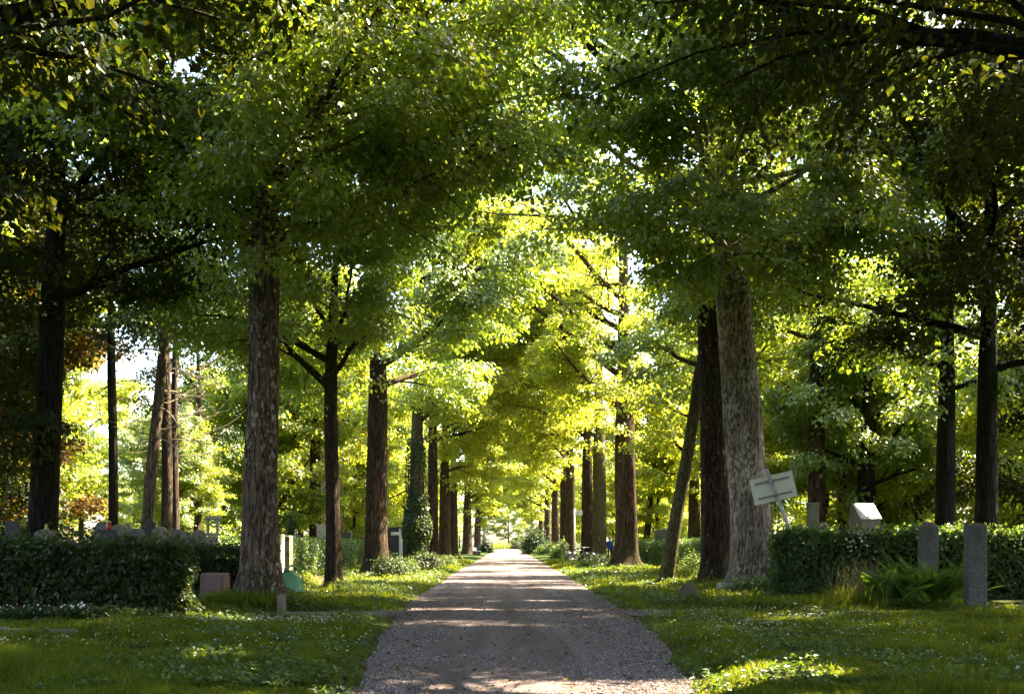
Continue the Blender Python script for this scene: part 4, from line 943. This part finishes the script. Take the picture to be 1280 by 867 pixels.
# right side
d = 24.5
stone_thing('narrow pale headstone behind the right hedge left of the bright slanted one', 1016, d, .26, 628, .2, [(-1, 0), (1, 0), (1, 1), (-1, 1)], M['sandstone'])
root = thing('boulder', 'small pale boulder beside the narrow headstone', 'boulder', (wx(1030, 24.2), 24.2, 0))
mb = MB(); mb.sphere((0, 0, 1.0), (.20, .2, .88), 14, 12, .12, 4); mb.build('rock', M['limestone'], root, True)
d = 25; zt = wz(633, d); zb = wz(652, d)
root = thing('slanted_headstone', 'desk-shaped headstone with a gleaming white slanted face', 'headstone', (wx(1080, d), d, float(gz(wx(1080, d), d))-.02), R(9))
mb = MB()
prof = [(-.27, 0), (.34, 0), (.34, zb), (-.06, zt), (-.18, zt), (-.27, zb+.05)]
w_ = .26
V = [(-w_, p[0], p[1]) for p in prof]+[(w_, p[0], p[1]) for p in prof]; n = len(prof)
# slanted face looks to the camera: mirror the profile in y
V = [(x_, -y_, z_) for x_, y_, z_ in V]
mb.add(V, [(i, (i+1) % n, n+(i+1) % n, n+i)[::-1] for i in range(n)], (), [tuple(range(n)), tuple(range(2*n-1, n-1, -1))]); mb.build('body', M['sandstone'], root)
sl_ = math.atan2(zt-zb, .40)
mb = MB(); mb.box((0, -.14-.02*math.sin(sl_), (zt+zb)/2+.02*math.cos(sl_)), (.56, .58, .035), rotm(sl_, 0, 0), 1, .008); mb.build('slanted_face', M['white_marble'], root)
stone_thing('small grey headstone behind the long right hedge', 829, 60, 1.0, 661, .3, SEG, M['granite_grey'])
# granite pillars
def pillar(label, px, d, w, dp, top_py, point, rz):
    x = wx(px, d); zg = float(gz(x, d))-.05; h = wz(top_py, d)-zg
    root = thing('granite_pillar', label, 'pillar', (x, d, zg), rz, 'granite pillars before the right hedge')
    mb = MB(); mb.box((0, 0, (h-point)/2), (w, dp, h-point), None, 1, .012); mb.build('shaft', M['granite_pillar'], root)
    mb = MB(); a, b = w/2-.002, dp/2-.002
    V = [(-a, -b, h-point), (a, -b, h-point), (a, b, h-point), (-a, b, h-point), (-a*.45, -b*.25, h), (a*.45, -b*.25, h), (a*.45, b*.25, h), (-a*.45, b*.25, h)]
    mb.add(V, [(4, 5, 6, 7), (0, 1, 5, 4), (1, 2, 6, 5), (2, 3, 7, 6), (3, 0, 4, 7)]); mb.build('pointed_top', M['granite_pillar'], root)
pillar('shorter granite pillar with chamfered top rising out of the fern', 1160, 20.4, .33, .27, 652, .12, R(-5))
pillar('taller plain granite pillar standing in front of the dark hedge at right', 1219, 18.4, .325, .27, 653, .05, R(-4))
# round stones
root = thing('field_stone', 'round mossy stone standing where the side path meets the right verge', 'stone', (wx(862, 20.9), 20.9, float(gz(wx(862, 20.9), 20.9))-.05))
mb = MB(); mb.sphere((0, 0, .19), (.21, .16, .28), 24, 16, .10, 3); mb.build('rock', M['mossy_stone'], root, True)
root = thing('kerb_stone', 'flat pale kerb block at the foot of the white-flecked trunk', 'stone block', (wx(908, 24.4), 24.4, float(gz(wx(908, 24.4), 24.4))-.04), R(12))
mb = MB(); mb.box((0, 0, .14), (.42, .34, .28), None, .94, .03); mb.build('block', M['limestone'], root)
mb = MB(); mb.sphere((.10, .02, .285), (.16, .14, .012), 14, 6, .1, 2); mb.build('moss', M['mossy_stone'], root, True)

# ------------------------------------------------------------------ tilted sign
d = 22.35
x0 = wx(1022, d); zg = float(gz(x0, d))-.1
root = thing('tilted_sign', 'tilted sign seen from behind, two rails on its pale back, before the great pale tree', 'sign', (x0, d, zg))
top = np.array([wx(954, d)-x0, -.25, wz(587, d)-zg]); hub = np.array([wx(965, d)-x0, -.22, wz(609.5, d)-zg])
dirp = norm(top); sx_ = np.array([dirp[2], 0, -dirp[0]])   # along the panel's long side
ang = math.atan2(-12.0, 60.0)     # panel tilt in the picture: rises to the right
long_ = np.array([math.cos(math.atan2(13, 58)), 0, math.sin(math.atan2(13, 58))]); up_ = np.array([-long_[2], 0, long_[0]])
Rm = np.stack([long_, np.array([0, 1, 0]), up_], 1)
mb = MB(); mb.tube([np.zeros(3), top*.5, top], .042, 16); mb.build('pole', M['pole_metal'], root, True)
mb = MB(); mb.box(hub+np.array([-.005, .10, -.01]), (.96, .03, .58), Rm, 1, .008); pn = mb.build('panel', M['sign_back'], root)
mb = MB()
for s in (-1, 1):
    mb.box(hub+np.array([-.005, .085, -.01])+up_*s*.282, (.97, .035, .014), Rm); mb.box(hub+np.array([-.005, .085, -.01])+long_*s*.478, (.014, .035, .56), Rm)
mb.build('rim', M['sign_back'], pn)
for s in (-1, 1):
    mb = MB(); mb.box(hub+np.array([-.005, .066, -.01])+up_*s*.165, (.78, .034, .045), Rm, 1, .006); rl = mb.build('rail', M['rail_metal'], root)
    mb = MB(); c_ = hub+up_*s*.165+np.array([0, 0, 0]); mb.tube([c_+dirp*-.025, c_+dirp*.025], .053, 14); mb.build('clamp', M['rail_metal'], rl, True)
# white signpost by the right trees
d = 60
root = thing('white_signpost', 'slim white signpost with a small pale panel by the bicycles', 'signpost', (wx(718, d), d, float(gz(wx(718, d), d))-.05))
zt = wz(637, d); mb = MB(); mb.tube([(0, 0, 0), (0, 0, zt)], .045, 12); mb.build('pole', M['white_paint'], root, True)
mb = MB(); mb.box((.26, -.0, zt-.22), (.42, .03, .26), None, 1, .006); mb.build('panel', M['white_paint'], root)
mb = MB(); mb.lathe([(.05, zt-.01), (.05, zt+.02), (.02, zt+.045)], sides=12); mb.build('cap', M['white_paint'], root, True)

# ------------------------------------------------------------------ bench
d = 112
root = thing('bench', 'pale bench at the foot of a far left avenue tree', 'bench', (wx(596, d), d, float(gz(wx(596, d), d))), R(75))
for k in range(4):
    mb = MB(); mb.box((0, -.2+.13*k, .46), (1.7, .11, .04), None, 1, .006); mb.build('seat_slat', M['white_paint'], root)
for k in range(3):
    mb = MB(); mb.box((0, .26+.03*k, .58+.13*k), (1.7, .03, .10), rotm(R(-12), 0, 0), 1, .005); mb.build('back_slat', M['white_paint'], root)
for s in (-1, 1):
    mb = MB(); mb.box((s*.7, 0, .22), (.08, .42, .44)); mb.box((s*.7, .27, .5), (.06, .05, .8), rotm(R(-8), 0, 0)); mb.build('leg', M['granite_grey'], root)

# ------------------------------------------------------------------ bicycles
def bicycle(label, loc, rz, frame_mat):
    root = thing('bicycle', label, 'bicycle', (loc[0], loc[1], float(gz(*loc))+.02), rz, 'bicycles by the right trees')
    a = np.linspace(0, 2*math.pi, 29)
    for xw in (-.53, .53):
        mb = MB(); mb.tube(np.stack([xw+.33*np.cos(a), 0*a, .34+.33*np.sin(a)], -1), .022, 8, False); wl = mb.build('wheel', M['black'], root, True)
        mb = MB(); mb.tube(np.stack([xw+.295*np.cos(a), 0*a, .34+.295*np.sin(a)], -1), .012, 6, False); mb.build('rim', M['chrome'], wl, True)
        mb = MB()
        for k in range(14): mb.tube([(xw, 0, .34), (xw+.29*math.cos(k*.449), 0, .34+.29*math.sin(k*.449))], .003, 3)
        mb.tube([(xw, -.04, .34), (xw, .04, .34)], .025, 8); mb.build('spokes', M['chrome'], wl)
        mb = MB(); b = np.linspace(.3, 2.7, 12); mb.tube(np.stack([xw+.37*np.cos(b), 0*b, .34+.37*np.sin(b)], -1), .02, 6); mb.build('mudguard', M['chrome'], wl, True)
    mb = MB()
    bb, st, hd, hb = (-.05, 0, .30), (-.18, 0, .82), (.38, 0, .86), (.42, 0, .72)
    for p, q_ in ((bb, st), (st, hd), (bb, hb), (hd, hb)): mb.tube([p, q_], .018, 8)
    for s in (-.04, .04): mb.tube([(-.53, s, .34), (bb[0], s*.5, bb[2])], .011, 6); mb.tube([(-.53, s, .34), (st[0], s*.5, st[2]-.06)], .011, 6); mb.tube([hb, (.53, s, .34)], .013, 6)
    mb.tube([st, (-.2, 0, .92)], .014, 8); mb.tube([(-.05, -.1, .3), (-.05, .1, .3)], .03, 10)
    mb.build('frame', frame_mat, root, True)
    mb = MB(); mb.tube([hd, (.36, 0, 1.02)], .014, 8); mb.tube([(.22, -.28, 1.04), (.33, -.22, 1.05), (.37, 0, 1.03), (.33, .22, 1.05), (.22, .28, 1.04)], .014, 8); mb.build('handlebar', M['chrome'], root, True)
    mb = MB(); mb.sphere((-.22, 0, .95), (.14, .08, .045), 12, 8); mb.build('saddle', M['black'], root, True)
    mb = MB(); mb.box((.58, 0, .93), (.26, .32, .22), None, 1.15, .01); mb.build('basket', M['black'], root)
    return root
d = 59.5
bicycle('nearer silver bicycle leaning by the burled right trunk', (wx(721, d), d), R(25), M['chrome']).rotation_euler = (R(8), 0, R(28))
bicycle('farther dark bicycle parked behind the silver one', (wx(727, 61), 61), R(-15), M['black'])

# ------------------------------------------------------------------ person in blue beyond the right trees
d = 72
root = thing('person', 'distant person in a blue top standing between right avenue trees', 'person', (wx(762, d), d, float(gz(wx(762, d), d))), R(20))
me = bpy.data.meshes.new('body')
J = [(0, 0, .95), (0, 0, 1.15), (0, 0, 1.38), (0, -.01, 1.50), (0, -.03, 1.60), (0, -.035, 1.72), (.18, 0, 1.40), (.24, -.02, 1.12), (.22, -.14, .90), (-.18, 0, 1.40), (-.24, -.02, 1.12), (-.22, -.14, .90),
     (.10, 0, .90), (.11, -.02, .50), (.11, 0, .08), (.11, -.14, .03), (-.10, 0, .90), (-.11, -.02, .50), (-.11, .03, .08), (-.11, -.11, .03), (.21, -.20, .82), (-.21, -.20, .82)]
E = [(0, 1), (1, 2), (2, 3), (3, 4), (4, 5), (2, 6), (6, 7), (7, 8), (2, 9), (9, 10), (10, 11), (0, 12), (12, 13), (13, 14), (14, 15), (0, 16), (16, 17), (17, 18), (18, 19), (8, 20), (11, 21)]
RD = [.15, .14, .15, .06, .085, .08, .065, .05, .036, .065, .05, .036, .085, .065, .045, .035, .085, .065, .045, .035, .03, .03]
me.from_pydata(J, E, []); me.update()
bo = link('body', me, root, [M['blue_cloth'], M['dark_cloth'], M['skin']])
bo.modifiers.new('skin', 'SKIN'); sv = me.skin_vertices[0].data
for k, r in enumerate(RD): sv[k].radius = (r, r*.85, )
sv[0].use_root = True
bo.modifiers.new('sub', 'SUBSURF').render_levels = 2; bo.modifiers['sub'].levels = 2
dg = bpy.context.evaluated_depsgraph_get(); dg.update()
bm_ = bpy.data.meshes.new_from_object(bo.evaluated_get(dg)); bo.modifiers.clear(); bo.data = bm_
bm_.materials.clear()
for m_ in ('blue_cloth', 'dark_cloth', 'skin'): bm_.materials.append(M[m_])
for p in bm_.polygons:
    z, x_ = p.center.z, abs(p.center.x)
    p.material_index = 2 if z > 1.47 or (x_ > .17 and z < .93) else (0 if z > .92 else 1); p.use_smooth = True
mb = MB(); mb.sphere((0, -.015, 1.70), (.098, .105, .10), 14, 9); mb.build('hair', M['hair'], root, True)

# ------------------------------------------------------------------ fern and dry grass
rg = np.random.default_rng(300)
d = 19.2
root = thing('fern', 'large green fern clump at the foot of the shorter granite pillar', 'fern', (wx(1150, d), d, float(gz(wx(1150, d), d))-.02))
Ps, Ns, Ts, Ss = [], [], [], []
mb = MB()
for k in range(95):
    a = rg.random()*6.283; L = rg.uniform(.75, 1.2); el = R(rg.uniform(58, 88)); b0 = np.array([rg.normal(0, .30), rg.normal(0, .18), 0])
    dd = np.array([math.cos(a)*math.cos(el), math.sin(a)*math.cos(el), math.sin(el)]); pts = [b0]
    for s in range(12):
        dd = norm(dd+np.array([math.cos(a)*.05, math.sin(a)*.05, -.075])); pts.append(pts[-1]+dd*L/12)
    pts = np.array(pts); mb.tube(pts, np.linspace(.006, .002, 13), 4)
    for s in np.linspace(.16, .98, 34):
        f_ = s*12; i = int(min(f_, 11)); q0 = pts[i]+(pts[i+1]-pts[i])*(f_-i); td = norm(pts[i+1]-pts[i])
        sd = norm(np.cross(td, UP)); nn = np.cross(sd, td)
        ln = .15*math.sin(math.pi*min(1, (s+.12)))*.9+.02
        for sg in (-1, 1):
            Ps.append(q0); Ns.append(nn); Ts.append(sd*sg+td*.35+UP*-.1); Ss.append(ln)
V, f, k = leaf_geo(np.array(Ps), np.array(Ns), np.array(Ts), np.array(Ss), False, .2)
mesh_np('fronds', V, [f], [M['fern']], root)
mb.build('stalks', M['fern'], root, True)
root.scale = (1.22, 1.22, 1.22)
def tuft(label, c, n, hmin, hmax, spread, mat, seed, heads=False):
    rg = np.random.default_rng(seed)
    root = thing('grass_tuft', label, 'grass tuft', (c[0], c[1], float(gz(*c))-.02))
    Vs, Qs, k = [], [], 0
    mb = MB()
    for i in range(n):
        a = rg.random()*6.283; h = rg.uniform(hmin, hmax); ln = h*rg.uniform(.1, .55); w_ = rg.uniform(.004, .008)
        b0 = np.array([rg.normal(0, spread), rg.normal(0, spread*.6), 0]); dr = np.array([math.cos(a), math.sin(a), 0]); sd = np.array([-dr[1], dr[0], 0])
        uu = np.linspace(0, 1, 6)
        c_ = b0+dr*(ln*uu**2)[:, None]+UP*(h*(uu-.18*uu**3))[:, None]
        ww = (w_*(1-.85*uu))[:, None]*sd
        Vs.append(np.stack([c_-ww, c_+ww], 1).reshape(-1, 3)); Qs += [(k+2*j, k+2*j+1, k+2*j+3, k+2*j+2) for j in range(5)]; k += 12
    mesh_np('blades', np.concatenate(Vs), [np.array(Qs)], [M[mat]], root)
    return root
tuft('tuft of tall pale dry grass before the near-right hedge', (wx(1078, 19.4), 19.4), 240, .55, 1.15, .26, 'straw', 310, True)
tuft('green tuft of long grass around the dry stems', (wx(1066, 18.8), 18.8), 520, .25, .6, .30, 'grass', 311)
tuft('long dark grass growing on the mound at the great left trunk', (wx(296, 19.4), 19.4), 1000, .14, .34, .36, 'grass', 312)
tuft('single bright clump of long grass in the near left lawn', (wx(162, 12.6), 12.6), 70, .12, .28, .035, 'grass', 313)
tuft('ragged grass tuft growing against the round mossy stone', (wx(870, 20.6), 20.6), 180, .15, .36, .22, 'grass', 314)
# pale flower heads among the near-right hedge
rg = np.random.default_rng(320); n = 30
root = thing('hedge_flowers', 'pale pink flower heads in front of the near-right hedge', 'flowers', (wx(1066, 21.4), 21.4, float(gz(wx(1066, 21.4), 21.4))))
P = np.stack([rg.normal(0, .22, n), rg.normal(0, .05, n), rg.normal(1.22, .10, n)], -1)
V, f, k = leaf_geo(P, rg.normal(0, .5, (n, 3))+np.array([0, -.8, .4]), rg.normal(0, 1, (n, 3)), .03+.03*rg.random(n), True, 1)
mesh_np('blossoms', V, [f], [M['petal_pale']], root)
mb = MB()
for k in range(6): mb.tube([(rg.normal(0, .12), .0, 0), (rg.normal(0, .15), 0, .6), P[k*4]], [.006, .005, .003], 5)
mb.build('stems', M['fern'], root, True)
# fence at the end of the avenue
root = thing('fence', 'low pale fence at the sunny far end of the path', 'fence', (wx(637, 286), 286, 0))
for k in range(6):
    mb = MB(); mb.box((-1.5+k*.6, 0, .7), (.14, .1, 1.4)); mb.build('post', M['white_paint'], root)
mb = MB(); mb.box((0, -.06, 1.1), (3.4, .04, .12)); mb.box((0, -.06, .6), (3.4, .04, .12)); mb.build('rails', M['white_paint'], root)
